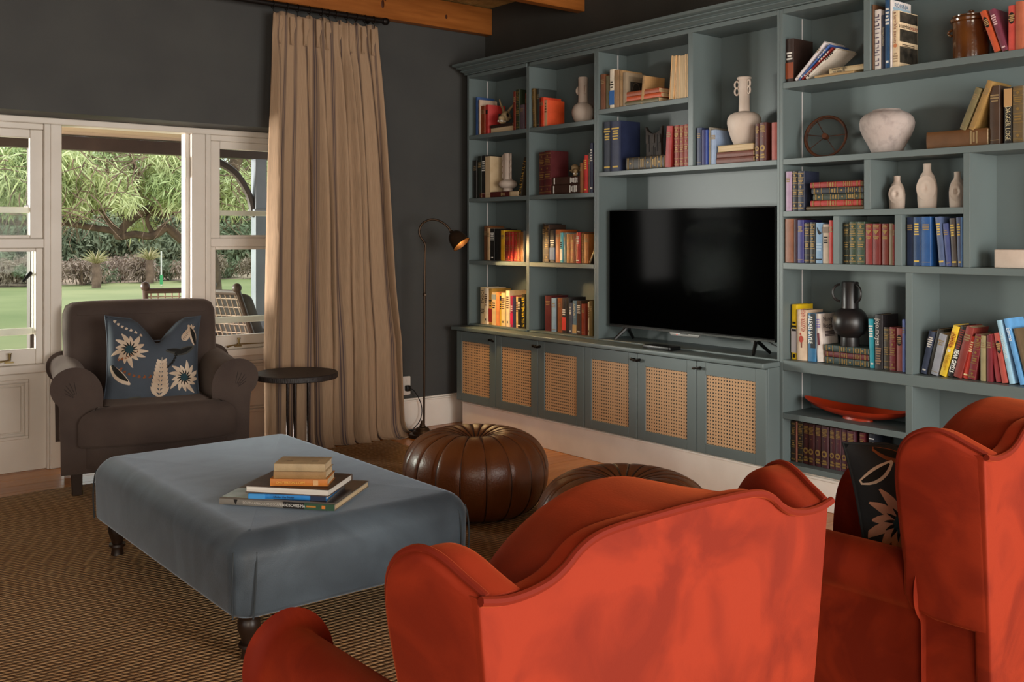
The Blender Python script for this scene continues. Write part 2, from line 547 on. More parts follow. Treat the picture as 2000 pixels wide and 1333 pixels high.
def vpost(px, y, dark, label, br):
    p = on_y(px, 460, y)
    t = thing('verandah_post', label, 'post', (p.x, y, -0.012))
    m = VPOSTD if dark else VPOST
    MB().box(-.055, .055, -.05, .05, 0, 2.078).build('post', m, t, bevel=.006)
    MB().box(-.075, .075, -.07, .07, 1.56, 1.62).build('collar', m, t, bevel=.008)
    MB().box(-.065, .065, -.06, .06, .0, .09).build('foot_block', m, t, bevel=.006)
    if br:
        MB().tube(smooth_path([(-.05, 0, 1.55), (-.10, 0, 1.75), (-.24, 0, 1.95), (-.46, 0, 2.065)], 5), .034, 8).build('curved_bracket', VPOSTD, t)
    return t
vpost(70, 2.55, True, 'dark verandah post seen through the window at the frame edge', False)
vpost(506, 2.55, False, 'grey verandah post with curved bracket seen beside the curtain', True)

# wooden verandah chairs with cane backs
CANE2 = M('outdoor_cane', '#8a7566', 0.7, '#a08a78', 20, bump=0.3, bscale=80)
OWOOD = M('outdoor_wood', '#3e2c22', 0.5)
OCUSH = M('outdoor_cushion', '#4b4644', 0.85, '#57514e', 8)
def planter_chair(px, y, rz, label, cushion):
    p = on_y(px, 600, y)
    t = thing('verandah_chair', label, 'chair', (p.x, y, -0.012), (0, 0, rz), group='verandah chairs outside')
    for s in (-1, 1):
        MB().tube([(s * .24, .0, 0), (s * .24, .02, .40), (s * .24, .26, .95), (s * .24, .275, .99)], [.022, .024, .02, .022], 8).build('back_post', OWOOD, t)
        MB().ellipsoid((s * .24, .28, 1.0), .035, .035, .035, 12, 8).build('knob', OWOOD, t)
        MB().tube([(s * .24, -.5, 0), (s * .24, -.5, .58)], .022, 8).build('front_leg', OWOOD, t)
        MB().tube([(s * .25, .12, .62), (s * .25, -.2, .60), (s * .25, -.55, .60)], [.02, .026, .03], 8).build('arm', OWOOD, t)
    MB().tube([(-.24, .27, .965), (.24, .27, .965)], .02, 8).build('top_rail', OWOOD, t)
    for i in range(9):
        x = -.2 + i * .05
        MB().tube([(x, .05, .43), (x, .262, .95)], .006, 5).build('cane_strand', CANE2, t)
    for i in range(8):
        k = (i + .5) / 8
        MB().tube([(-.22, .05 + .212 * k, .43 + .52 * k), (.22, .05 + .212 * k, .43 + .52 * k)], .005, 5).build('cane_strand', CANE2, t)
    MB().puff(rrect(-.24, .24, -.52, .06, .03, 3), .04, .01, .01, lambda u, v, d: (u, v, .38 + d), 2).build('seat', CANE2, t)
    if cushion:
        MB().puff(rrect(-.22, .22, -.5, .03, .05, 4), .10, .04, .04, lambda u, v, d: (u, v, .42 + d), 3).build('seat_cushion', OCUSH, t)
        MB().puff(rrect(-.22, .22, .0, .5, .06, 4), .12, .05, .05, lambda u, v, d: (u, .0 + v * .42 - d, .50 + v * .9), 3).build('back_cushion', OCUSH, t)
planter_chair(352, 1.75, 2.75, 'dark wooden verandah chair whose knobbed back tops the grey armchair', False)
planter_chair(470, 1.25, 1.95, 'verandah chair with grey cushion seen through the curtained window', True)

# big spreading tree
def px_path(pts, y):
    return [tuple(on_y(a, b, y)) for a, b in pts]
TY = 10.0
tree = thing('tree', 'spreading tree with low gnarled boughs and bright narrow leaves', 'tree', tuple(on_y(410, 570, TY)))
tree.location.z = GZ
org = Vector(tree.location)
def tpts(pts, n=5):
    return [tuple(Vector(p) - org) for p in smooth_path(px_path(pts, TY), n)]
def taper(pts, r0, r1):
    m = len(pts); return [r0 + (r1 - r0) * k / (m - 1) for k in range(m)]
P = tpts([(412, 578), (408, 520), (398, 470), (400, 440), (420, 400), (450, 350), (470, 280)]); MB().tube(P, taper(P, .19, .10), 10).build('trunk', BARK, tree)
for pts, r0, r1 in (
        ([(400, 455), (385, 448), (372, 456), (357, 468), (342, 458), (325, 445), (308, 456), (290, 462), (262, 458), (232, 463), (222, 452), (180, 445), (140, 438), (100, 430), (40, 436), (-20, 430)], .085, .035),
        ([(398, 448), (380, 425), (360, 420), (335, 410), (318, 418), (300, 408), (280, 413), (262, 425), (245, 440), (232, 460)], .09, .06),
        ([(390, 440), (372, 410), (368, 380), (372, 340), (360, 300), (352, 250)], .10, .05),
        ([(300, 458), (290, 440), (288, 425), (300, 412)], .04, .03),
        ([(250, 440), (258, 410), (255, 380), (240, 345), (205, 320), (165, 300)], .06, .025),
        ([(275, 413), (262, 395), (270, 360), (262, 320), (250, 285)], .05, .025),
        ([(235, 460), (205, 425), (188, 410), (150, 425), (122, 440)], .05, .02),
        ([(340, 410), (320, 380), (318, 330), (330, 290)], .05, .02),
        ([(100, 430), (60, 400), (20, 380), (-20, 340)], .05, .02),
        ([(440, 380), (465, 345), (500, 320)], .06, .03)):
    P = tpts(pts); MB().tube(P, taper(P, r0, r1), 8).build('bough', BARK, tree)
rng = random.Random(3)
tw = MB()
for i in range(420):
    px = rng.uniform(-30, 520); py = rng.uniform(270, 430)
    y = TY + rng.uniform(-1.5, 1.5)
    p = on_y(px, py, y) - org
    pts = [p]; d = Vector((rng.uniform(-1, 1), rng.uniform(-.5, .5), rng.uniform(-1, .3))).normalized()
    for k in range(4):
        d = (d + Vector((rng.uniform(-.5, .5), rng.uniform(-.3, .3), rng.uniform(-.5, .3)))).normalized()
        pts.append(pts[-1] + d * rng.uniform(.08, .22))
    tw.tube(pts, [.010, .008, .006, .005, .003], 4, cap=False)
o = tw.build('twigs', TWIG, tree); o['kind'] = 'stuff'

def leaf_cloud(name, parent, clusters, mat, lmin, lmax, wid, seed, origin=(0, 0, 0), droop=0.5):
    """clusters: (centre, rx, ry, rz, count); narrow leaves made as bent two-quad blades"""
    r = np.random.default_rng(seed)
    V, Fc = [], []
    o0 = np.array(origin)
    for c, rx, ry, rz, cnt in clusters:
        c = np.array(c) - o0
        q = r.normal(size=(cnt, 3)); q /= np.linalg.norm(q, axis=1)[:, None]
        q *= r.random((cnt, 1)) ** 0.45
        p = c + q * np.array([rx, ry, rz])
        d = r.normal(size=(cnt, 3)); d[:, 2] -= droop; d /= np.linalg.norm(d, axis=1)[:, None]
        s = np.cross(d, r.normal(size=(cnt, 3))); s /= np.linalg.norm(s, axis=1)[:, None]
        L = r.uniform(lmin, lmax, (cnt, 1)); w = wid * r.uniform(.7, 1.3, (cnt, 1))
        a = p; m = p + d * L * .5 + np.array([0, 0, -.06]) * L; e = p + d * L + np.array([0, 0, -.22]) * L
        base = len(V) and sum(len(x) for x in V)
        vs = np.stack([a, m + s * w, e, m - s * w], axis=1).reshape(-1, 3)
        k = np.arange(cnt) * 4 + base
        Fc.append(np.stack([k, k + 1, k + 2, k + 3], axis=1))
        V.append(vs)
    V = np.concatenate(V); Fc = np.concatenate(Fc)
    me = bpy.data.meshes.new(name)
    me.from_pydata(V.tolist(), [], Fc.tolist())
    me.materials.append(mat)
    o = link(name, me, parent)
    o['kind'] = 'stuff'
    return o
cl_a, cl_b = [], []
rr = random.Random(11)
for px, py, s, n_ in ((150, 345, .7, 900), (185, 360, .6, 800), (140, 390, .55, 600), (215, 350, .5, 500), (165, 310, .6, 500), (240, 385, .35, 300), (345, 360, .55, 700),
                  (320, 345, .5, 600), (360, 330, .6, 700), (300, 365, .4, 400), (350, 385, .45, 500), (290, 310, .5, 400), (340, 300, .6, 600), (365, 295, .5, 500),
                  (60, 330, .8, 1100), (20, 360, .8, 1000), (40, 300, .8, 900), (75, 370, .6, 700), (5, 320, .7, 700), (440, 350, .5, 600), (470, 360, .5, 700), (455, 390, .45, 500),
                  (500, 340, .6, 600), (250, 290, .5, 350), (210, 280, .5, 350), (125, 300, .5, 350), (275, 440, .3, 160), (265, 400, .35, 200), (380, 310, .5, 500), (480, 300, .5, 500), (-60, 330, 1.0, 900), (540, 340, .8, 600)):
    c = on_y(px, py, TY + rr.uniform(-.8, .8))
    (cl_a if rr.random() < .62 else cl_b).append((tuple(c), s * .8, s * 1.0, s * .55, int(n_ * 1.15)))
leaf_cloud('foliage', tree, cl_a, LEAFA, .14, .26, .011, 1, org)
leaf_cloud('foliage', tree, cl_b, LEAFB, .14, .26, .011, 2, org)

# shrubs and far trees
def shrub(label, px, y, h, rx, mat, n_, seed, group, lm=(.12, .3), wid=.03, name='garden_shrub', cat='shrub'):
    p = on_y(px, 460, y)
    gz = GZ if y < 29.5 else GZ + 0.5 * ((y - 29.5) / 60) ** .8
    t = thing(name, label, cat, (p.x, y, gz), group=group)
    st = MB()
    r = random.Random(seed)
    for k in range(7):
        e = Vector((r.uniform(-rx, rx) * .7, r.uniform(-rx, rx) * .6, h * r.uniform(.6, .95)))
        st.tube([(e.x * .1, e.y * .1, -.05), (e.x * .5, e.y * .5, h * .4), tuple(e)], [.03, .02, .008], 5)
    st.build('stems', TWIG, t)['kind'] = 'stuff'
    cl = []
    for k in range(6):
        cl.append(((r.uniform(-rx, rx) * .6, r.uniform(-rx, rx) * .5, h * r.uniform(.3, .72)), rx * .6, rx * .6, h * .32, n_ // 6))
    leaf_cloud('foliage', t, cl, mat, lm[0], lm[1], wid, seed)
    return t
ORD = 'first second third fourth fifth sixth seventh eighth ninth tenth eleventh twelfth thirteenth fourteenth fifteenth sixteenth'.split()
k = 0
for px in range(-20, 560, 42):
    k += 1
    shrub('low dry pinkish border bush behind the lawn, ' + ORD[k - 1] + ' counted towards the curtain', px + (k * 13) % 17, 29.2 + (k * 7) % 5 * .5, .75 + (k % 3) * .15, .72, LEAFD if k % 3 else LEAFC, 1300, 40 + k,
          'dry border bushes', (.1, .25), .022)
for k, (px, y, h, rx) in enumerate(((-10, 36, 2.2, 1.3), (62, 38, 2.6, 1.4), (140, 36, 2.4, 1.4), (225, 35, 2.6, 1.5), (310, 38, 2.2, 1.4), (385, 40, 2.5, 1.5), (450, 37, 2.2, 1.3), (520, 40, 2.6, 1.5))):
    shrub('grey-green thorny shrub beyond the border bushes, ' + ORD[k] + ' counted towards the curtain', px, y, h, rx, LEAFC, 2600, 80 + k, 'thorn shrubs beyond the lawn', (.2, .45), .045)
for k in range(12):
    shrub('tall hazy tree on the far garden edge, ' + ORD[k] + ' counted towards the curtain', -60 + 58 * k, 54 + (k % 4) * 7, 6.4 + (k * 5 % 4) * .7, 2.3, LEAFB if k % 2 else LEAFC, 3800, 120 + k, 'far garden trees', (.5, 1.0), .10, 'far_tree', 'tree')
# aloes
ALOE = M('aloe_leaf', '#a3906a', 0.7, '#8f9160', 2)
def aloe(px, y, h, label):
    p = on_y(px, 460, y)
    t = thing('aloe', label, 'aloe', (p.x, y, GZ))
    MB().tube([(0, 0, -.05), (.02, 0, h * .5), (0, 0, h)], [.14, .16, .12], 10).build('trunk', TWIG, t)
    for k in range(26):
        a = k * 2.4; e = .2 + .9 * (k / 26)
        d = Vector((math.cos(a) * math.cos(e), math.sin(a) * math.cos(e), math.sin(e)))
        L = .55
        MB().tube([(0, 0, h), tuple(Vector((0, 0, h)) + d * L * .5 + Vector((0, 0, .05))), tuple(Vector((0, 0, h)) + d * L)], [.03, .022, .003], 5).build('leaf', ALOE, t)
aloe(188, 27.5, .75, 'shaggy aloe on a stout trunk at the lawn edge')
aloe(292, 29.0, .8, 'pale aloe among the border bushes beside the white stake')
sp = on_y(315, 522, 27.0)
t = thing('garden_stake', 'slim white stake with green foot sleeve on the lawn edge', 'stake', (sp.x, 27.0, GZ))
MB().tube([(0, 0, 0), (0, 0, 1.15)], .022, 6).build('stake', M('stake_white', '#e0dcd4', .6), t)
MB().tube([(0, 0, .05), (0, 0, .36)], .05, 8).build('sleeve', M('stake_green', '#3f9a5c', .6), t)
# ================================================================ built-in bookcase
UX = -0.26            # front of the upper units
ZC = 0.721            # worktop
ZT = 2.505            # underside of the top rail
TRACK = M('white_shelf_track', '#c9c4c4', 0.4)
CANEM = None
def cane_material():
    m = bpy.data.materials.new('woven_cane'); m.use_nodes = True
    nt = m.node_tree; b = nt.nodes['Principled BSDF']; b.inputs['Roughness'].default_value = 0.55
    tc = nt.nodes.new('ShaderNodeTexCoord'); sp = nt.nodes.new('ShaderNodeSeparateXYZ')
    nt.links.new(tc.outputs['Object'], sp.inputs[0])
    def math_(op, a, bv=None, c=None):
        n = nt.nodes.new('ShaderNodeMath'); n.operation = op
        for i, x in enumerate((a, bv, c)):
            if x is None: continue
            if isinstance(x, (int, float)): n.inputs[i].default_value = x
            else: nt.links.new(x, n.inputs[i])
        return n.outputs[0]
    k = 1 / 0.0185
    u = math_('MULTIPLY', sp.outputs['Y'], k); v = math_('MULTIPLY', sp.outputs['Z'], k)
    fu = math_('SUBTRACT', math_('FRACT', u), 0.5); fv = math_('SUBTRACT', math_('FRACT', v), 0.5)
    d = math_('SQRT', math_('ADD', math_('MULTIPLY', fu, fu), math_('MULTIPLY', fv, fv)))
    hole = math_('LESS_THAN', d, 0.24)
    diag = math_('FRACT', math_('MULTIPLY', math_('ADD', u, v), 2.0))
    diag2 = math_('FRACT', math_('MULTIPLY', math_('SUBTRACT', u, v), 2.0))
    w = math_('MULTIPLY', math_('ADD', diag, diag2), 0.5)
    r = nt.nodes.new('ShaderNodeValToRGB'); r.color_ramp.elements[0].color = lin('#a4764c'); r.color_ramp.elements[1].color = lin('#dcb68c')
    nt.links.new(w, r.inputs['Fac'])
    mx = nt.nodes.new('ShaderNodeMix'); mx.data_type = 'RGBA'
    nt.links.new(hole, mx.inputs['Factor']); nt.links.new(r.outputs['Color'], mx.inputs['A']); mx.inputs['B'].default_value = lin('#1a1512')
    nt.links.new(mx.outputs['Result'], b.inputs['Base Color'])
    bp = nt.nodes.new('ShaderNodeBump'); bp.inputs['Strength'].default_value = 0.5; bp.inputs['Distance'].default_value = 0.002
    hh = math_('SUBTRACT', w, math_('MULTIPLY', hole, 2.0))
    nt.links.new(hh, bp.inputs['Height']); nt.links.new(bp.outputs['Normal'], b.inputs['Normal'])
    return m
CANEM = cane_material()

def panel(name, parent, y0, y1, z0, z1, x0=UX, x1=-0.012, bv=0.002):
    return box(name, x0, x1, y0, y1, z0, z1, CASE, parent, bevel=bv)

def unit(label):
    return thing('bookcase_unit', label, 'bookcase', (0, 0, 0), group='built-in bookcase units')

# ---- unit beside the window wall: two columns of four cubbies
UL = unit('two-column bookcase unit of eight cubbies beside the floor lamp')
panel('side_panel', UL, -0.150, -0.126, ZC + .001, 2.53)
panel('divider', UL, -0.828, -0.797, ZC + .014, ZT)
panel('side_panel', UL, -1.4725, -1.455, ZC + .001, 2.53)
for y0, y1 in ((-0.797, -0.150), (-1.455, -0.828)):
    for zb, zt in ((2.062, 2.09), (1.609, 1.637), (1.162, 1.19)):
        panel('shelf', UL, y0, y1, zb, zt)
    panel('bottom_board', UL, y0, y1, ZC + .001, 0.732)
    panel('top_board', UL, y0, y1, ZT, 2.53)
box('back_panel', -0.012, -0.002, -1.4725, -0.126, ZC + .001, 2.53, CASE, UL)
for z0, z1 in ((2.092, 2.50), (1.64, 2.06), (1.192, 1.607), (.735, 1.16)):
    box('shelf_track', -0.098, -0.089, -0.1525, -0.150, z0, z1, TRACK, UL)

# ---- unit over the television
UM = unit('middle bookcase unit with the television niche')
panel('side_panel', UM, -1.496, -1.4735, ZC + .001, 2.53)
panel('side_panel', UM, -2.8335, -2.817, ZC + .001, 2.53)
panel('divider', UM, -2.254, -2.219, 1.76, ZT)
panel('shelf', UM, -2.219, -1.496, 2.117, 2.147)
panel('shelf', UM, -2.817, -1.496, 1.733, 1.76)
panel('bottom_board', UM, -2.817, -1.496, ZC + .001, 0.732)
panel('top_board', UM, -2.817, -1.496, ZT, 2.53)
box('back_panel', -0.012, -0.002, -2.8335, -1.4735, ZC + .001, 2.53, CASE, UM)
for z0, z1 in ((2.15, 2.5), (1.762, 2.115)):
    box('shelf_track', -0.098, -0.089, -1.4985, -1.496, z0, z1, TRACK, UM)

# ---- tall open unit down to the plinth
UR = unit('tall open bookcase unit reaching the plinth beside the cane doors')
YE = -4.75
panel('side_panel', UR, -2.853, -2.8345, 0.178, 2.53)
panel('side_panel', UR, YE, YE + .02, 0.178, 2.53)
panel('shelf', UR, YE + .02, -2.853, 2.12, 2.152)
panel('divider', UR, -3.345, -3.310, 2.152, ZT)
panel('shelf', UR, YE + .02, -2.853, 1.731, 1.761)
panel('divider', UR, -3.345, -3.312, 1.494, 1.731)
panel('divider', UR, -3.825, -3.794, 1.23, 1.731)
panel('shelf', UR, -3.794, -2.853, 1.465, 1.494)
panel('divider', UR, -3.178, -3.145, 1.23, 1.465)
panel('divider', UR, -3.505, -3.470, 1.23, 1.465)
panel('shelf', UR, YE + .02, -2.853, 1.198, 1.23)
panel('divider', UR, -3.557, -3.524, 0.732, 1.198)
panel('shelf', UR, YE + .02, -2.853, 0.679, 0.732)
panel('divider', UR, -3.557, -3.524, 0.206, 0.679)
panel('shelf', UR, -3.524, -2.853, 0.432, 0.462)
panel('bottom_board', UR, YE + .02, -2.853, 0.178, 0.206)
panel('top_board', UR, YE + .02, -2.853, ZT, 2.53)
box('back_panel', -0.012, -0.002, YE, -2.8345, 0.178, 2.53, CASE, UR)
for z0, z1 in ((2.154, 2.5), (1.763, 2.118), (1.496, 1.729), (.735, 1.196), (.465, .677), (.208, .43)):
    box('shelf_track', -0.098, -0.092, -2.8555, -2.853, z0, z1, TRACK, UR)

# ---- cornice with a mitred return
prof = [(0.0, 2.531), (0.016, 2.531), (0.016, 2.537), (0.008, 2.539), (0.020, 2.545), (0.032, 2.551), (0.040, 2.553), (0.040, 2.559), (0.030, 2.561),
        (0.040, 2.568), (0.056, 2.572), (0.066, 2.574), (0.066, 2.581), (0.058, 2.583), (0.078, 2.588), (0.088, 2.590), (0.088, 2.606), (0.0, 2.606)]
cm = MB()
vs, fs = [], []
for p, z in prof:
    vs += [(-0.002, -0.126 + p * .75, z), (UX - p, -0.126 + p * .75, z), (UX - p, YE, z)]
n = len(prof)
for k in range(n):
    k2 = (k + 1) % n
    for q in (0, 1):
        fs.append((k * 3 + q, k * 3 + q + 1, k2 * 3 + q + 1, k2 * 3 + q))
fs.append(tuple(k * 3 for k in range(n))); fs.append(tuple(k * 3 + 2 for k in range(n - 1, -1, -1)))
cm.add(vs, fs)
tag(cm.build('trim_3', CASE, None, smooth=15), 'stepped painted cornice along the top of the bookcase', 'cornice', kind='structure')

# ---- plinths
pl = MB().box(-0.36, -0.002, -2.826, -0.204, 0, 0.178).box(-0.366, -0.002, -2.826, -0.204, 0.178, 0.188).box(-0.36, -.002, -2.826, -.204, .188, .194)
tag(pl.build('baseboard_cabinet', PLINTHW, None, smooth=30, bevel=0.003), 'cream plinth below the cane cabinet doors', 'baseboard', kind='structure')
pl = MB().box(-0.235, -0.002, YE, -2.835, 0, 0.15).box(-0.241, -0.002, YE, -2.835, 0.15, 0.164).box(-0.237, -.002, YE, -2.835, .164, .1775)
tag(pl.build('baseboard_right', PLINTHW, None, smooth=30, bevel=0.003), 'cream plinth below the tall open bookcase unit', 'baseboard', kind='structure')

# ---- worktop
wt = MB().puff(rrect(-0.40, -0.001, -2.8335, -0.115, 0.012, 4), 0.0265, 0.004, 0.006, lambda u, v, d: (u, v, 0.6945 + d), 3)
tag(wt.build('worktop', CASE, None, smooth=35), 'long grey-green painted worktop over the cane-fronted cabinets', 'worktop')

# ---- cabinets with cane doors
def handle(parent, y, z, sgn):
    h = MB()
    h.tube([(-0.375, y, z), (-0.392, y, z)], [0.007, 0.0055], 8)
    h.tube(smooth_path([(-0.389, y + sgn * .014, z - .001), (-0.393, y, z), (-0.394, y - sgn * .02, z - .003), (-0.391, y - sgn * .043, z - .006)], 3),
           [0.008, .0095, .009, .007, .0055, .005, .006, .0075, .008, .006][:10], 8)
    h.lathe([(0.0001, 0), (.011, .0), (.011, .003), (.0001, .004)], 10, (-.377, y, z - .002))
    return h.build('handle', BLACKM, parent)
def door(cab, y0, y1, hy, sgn):
    """painted frame with a recessed cane panel; y1 < y0 (runs away from the window)"""
    a, b_ = y1 + .0025, y0 - .0025
    z0, z1 = 0.196, 0.6885
    ca, cb, cz0, cz1 = a + .0665, b_ - .0605, 0.2505, 0.6195
    f = MB()
    f.box(-.375, -.356, a, ca, z0, z1).box(-.375, -.356, cb, b_, z0, z1)
    f.box(-.375, -.356, ca, cb, z0, cz0).box(-.375, -.356, ca, cb, cz1, z1)
    o = f.build('door', CASE, cab, smooth=30, bevel=0.002)
    box('cane_panel', -.368, -.358, ca, cb, cz0, cz1, CANEM, o)
    handle(o, hy, 0.655, sgn)
    return o
cabs = ((('single-door cane cabinet beside the floor lamp'), ((-.154, -.608, -.565, 1),)),
        (('double-door cane cabinet behind the leather pouf nearer the lamp'), ((-.608, -1.0525, -1.030, 1), (-1.0525, -1.4885, -1.075, -1))),
        (('double-door cane cabinet below the television'), ((-1.4885, -1.935, -1.912, 1), (-1.935, -2.380, -1.958, -1))),
        (('single-door cane cabinet at the tall open unit'), ((-2.380, -2.8375, -2.407, -1),)))
for lab, doors in cabs:
    c = thing('cane_cabinet', lab, 'cabinet', (0, 0, 0), group='cane-fronted base cabinets')
    ya, yb = doors[0][0], doors[-1][1]
    box('body', -.3545, -.002, max(yb, -2.8335), ya, 0.1955, 0.6935, CASE, c, bevel=0.002)
    for d in doors: door(c, *d)
# ================================================================ television and box
SCREEN = M('tv_screen', '#020202', 0.10, spec=0.003)
TVB = M('tv_black_plastic', '#0a0a0a', 0.35)
SILV = M('tv_silver_trim', '#8d8d8a', 0.4, metal=0.5)
tv = thing('television', 'large black flat television standing in the bookcase niche', 'television', (-0.205, -2.15, 0.733))
W2, TZ0, TZ1 = 0.617, 0.075, 0.792
MB().puff(rrect(-W2, W2, TZ0, TZ1, 0.006, 3), 0.03, 0.004, 0.003, lambda u, v, d: (d, u, v), 2).build('casing', TVB, tv)
MB().box(0.03, 0.06, -0.42, 0.42, .12, .55).build('rear_housing', TVB, tv, bevel=0.01)
MB().box(-0.0012, 0.0, -W2 + .006, W2 - .006, TZ0 + .018, TZ1 - .006).build('screen', SCREEN, tv)
MB().box(-0.003, 0.0, -W2 + .002, W2 - .002, TZ0 + .001, TZ0 + .011).build('bottom_trim', M('tv_trim_dark', '#3a3a38', 0.25, metal=0.8), tv)
lg = MB().puff([(-.10, .0), (.10, .0), (.115, .016), (-.115, .016)], 0.012, .002, .002, lambda u, v, d: (-.008 + d, -u, TZ0 - .016 + v), 2).build('sensor_bar', SILV, tv)
MB().box(-.0095, -.0085, -.03, .03, TZ0 - .004, TZ0 + .0005).build('maker_plate', TVB, tv)
MB().box(-.0095, -.0085, .052, .058, TZ0 - .010, TZ0 - .006).build('standby_light', M('standby_red', '#c02010', 0.4, emit='#ff2010', estr=1.0), tv)
for s in (-1, 1):
    y = s * 0.48
    lgm = MB()
    lgm.tube([(0.012, y - .005, TZ0), (-0.052, y + .035 * s, 0.006)], [.011, .009], 6)
    lgm.tube([(0.018, y - .005, TZ0), (0.10, y + .03 * s, 0.006)], [.011, .009], 6)
    lgm.box(0, .03, y - .02, y + .02, TZ0 - .012, TZ0 + .002)
    lgm.build('stand_leg', TVB, tv)
mb = MB().puff(rrect(-.105, .105, -.05, .05, .01, 3), .022, .003, .004, lambda u, v, d: (v, u, d), 2)
b = mb.build('media_box', TVB, None, smooth=40)
b.location = (-0.315, -2.07, ZC + .0005)
b.rotation_euler = (0, 0, 0.0)
tag(b, 'small flat black media box on the worktop below the television', 'media box')
cab = MB().tube(smooth_path([(-0.06, -2.60, .80), (-.055, -2.66, .77), (-.06, -2.74, .75), (-.05, -2.78, .74)], 5), .004, 6)
tag(cab.build('television_cable', TVB), 'black cable drooping behind the television stand', 'cable')
# ================================================================ rug
def jute_material():
    m = bpy.data.materials.new('jute_weave'); m.use_nodes = True
    nt = m.node_tree; b = nt.nodes['Principled BSDF']; b.inputs['Roughness'].default_value = 0.85
    b.inputs['Specular IOR Level'].default_value = 0.25
    tc = nt.nodes.new('ShaderNodeTexCoord'); sp = nt.nodes.new('ShaderNodeSeparateXYZ')
    n0 = nt.nodes.new('ShaderNodeTexNoise'); n0.inputs['Scale'].default_value = 9.0
    nt.links.new(tc.outputs['Object'], n0.inputs['Vector'])
    ad = nt.nodes.new('ShaderNodeMix'); ad.data_type = 'VECTOR'; ad.inputs['Factor'].default_value = 0.012
    nt.links.new(tc.outputs['Object'], ad.inputs['A']); nt.links.new(n0.outputs['Color'], ad.inputs['B'])
    nt.links.new(ad.outputs['Result'], sp.inputs[0])
    def mt(op, a, bv=None):
        n = nt.nodes.new('ShaderNodeMath'); n.operation = op
        for i, x in enumerate((a, bv)):
            if x is None: continue
            if isinstance(x, (int, float)): n.inputs[i].default_value = x
            else: nt.links.new(x, n.inputs[i])
        return n.outputs[0]
    row = mt('MULTIPLY', sp.outputs['Y'], 1 / 0.023)
    ri = mt('FLOOR', row)
    rf = mt('FRACT', row)
    hrow = mt('SINE', mt('MULTIPLY', rf, PI))
    st = mt('ADD', mt('MULTIPLY', sp.outputs['X'], 1 / 0.026), mt('MULTIPLY', ri, 0.5))
    hst = mt('ABSOLUTE', mt('SINE', mt('MULTIPLY', mt('ADD', st, mt('MULTIPLY', rf, 0.5)), PI)))
    h = mt('MULTIPLY', mt('POWER', hrow, 0.6), mt('ADD', mt('MULTIPLY', hst, 0.55), 0.45))
    n1 = nt.nodes.new('ShaderNodeTexNoise'); n1.inputs['Scale'].default_value = 1.1; n1.inputs['Detail'].default_value = 6
    nt.links.new(tc.outputs['Object'], n1.inputs['Vector'])
    n2 = nt.nodes.new('ShaderNodeTexNoise'); n2.inputs['Scale'].default_value = 45; n2.inputs['Detail'].default_value = 2
    nt.links.new(tc.outputs['Object'], n2.inputs['Vector'])
    r = nt.nodes.new('ShaderNodeValToRGB')
    r.color_ramp.elements[0].position = 0.28; r.color_ramp.elements[1].position = 0.72
    r.color_ramp.elements[0].color = lin('#b07f4a'); r.color_ramp.elements[1].color = lin('#ecc798')
    nt.links.new(mt('ADD', mt('MULTIPLY', n1.outputs['Fac'], 0.55), mt('MULTIPLY', n2.outputs['Fac'], 0.45)), r.inputs['Fac'])
    mx = nt.nodes.new('ShaderNodeMix'); mx.data_type = 'RGBA'
    nt.links.new(h, mx.inputs['Factor']); mx.inputs['A'].default_value = lin('#3c220c')
    nt.links.new(r.outputs['Color'], mx.inputs['B']); nt.links.new(mx.outputs['Result'], b.inputs['Base Color'])
    bp = nt.nodes.new('ShaderNodeBump'); bp.inputs['Strength'].default_value = 1.0; bp.inputs['Distance'].default_value = 0.012
    nt.links.new(h, bp.inputs['Height']); nt.links.new(bp.outputs['Normal'], b.inputs['Normal'])
    return m
JUTE = jute_material()
def rug_h(x, y):
    return 0.011 + 0.0012 * math.sin(x * 5.1 + y * 3.3) + 0.001 * math.sin(x * 2.3 - y * 6.1)
rx0, rx1, ry0, ry1 = -5.9, -1.02, -5.6, -0.265
rg = MB().grid(lambda u, v: (rx0 + (rx1 - rx0) * u + .006 * math.sin(v * 90), ry0 + (ry1 - ry0) * v + .005 * math.sin(u * 80 + 1), rug_h(rx0 + 5 * u, v * 5)), 80, 90)
rb = len(rg.v)
rg.box(rx0 + .01, rx1 - .01, ry0 + .01, ry1 - .01, 0.0005, 0.009)
rug = rg.build('jute_rug', JUTE, None, smooth=60)
tag(rug, 'large woven golden brown jute rug under the seating', 'rug')
RZ = 0.0142   # height of the rug under things standing on it

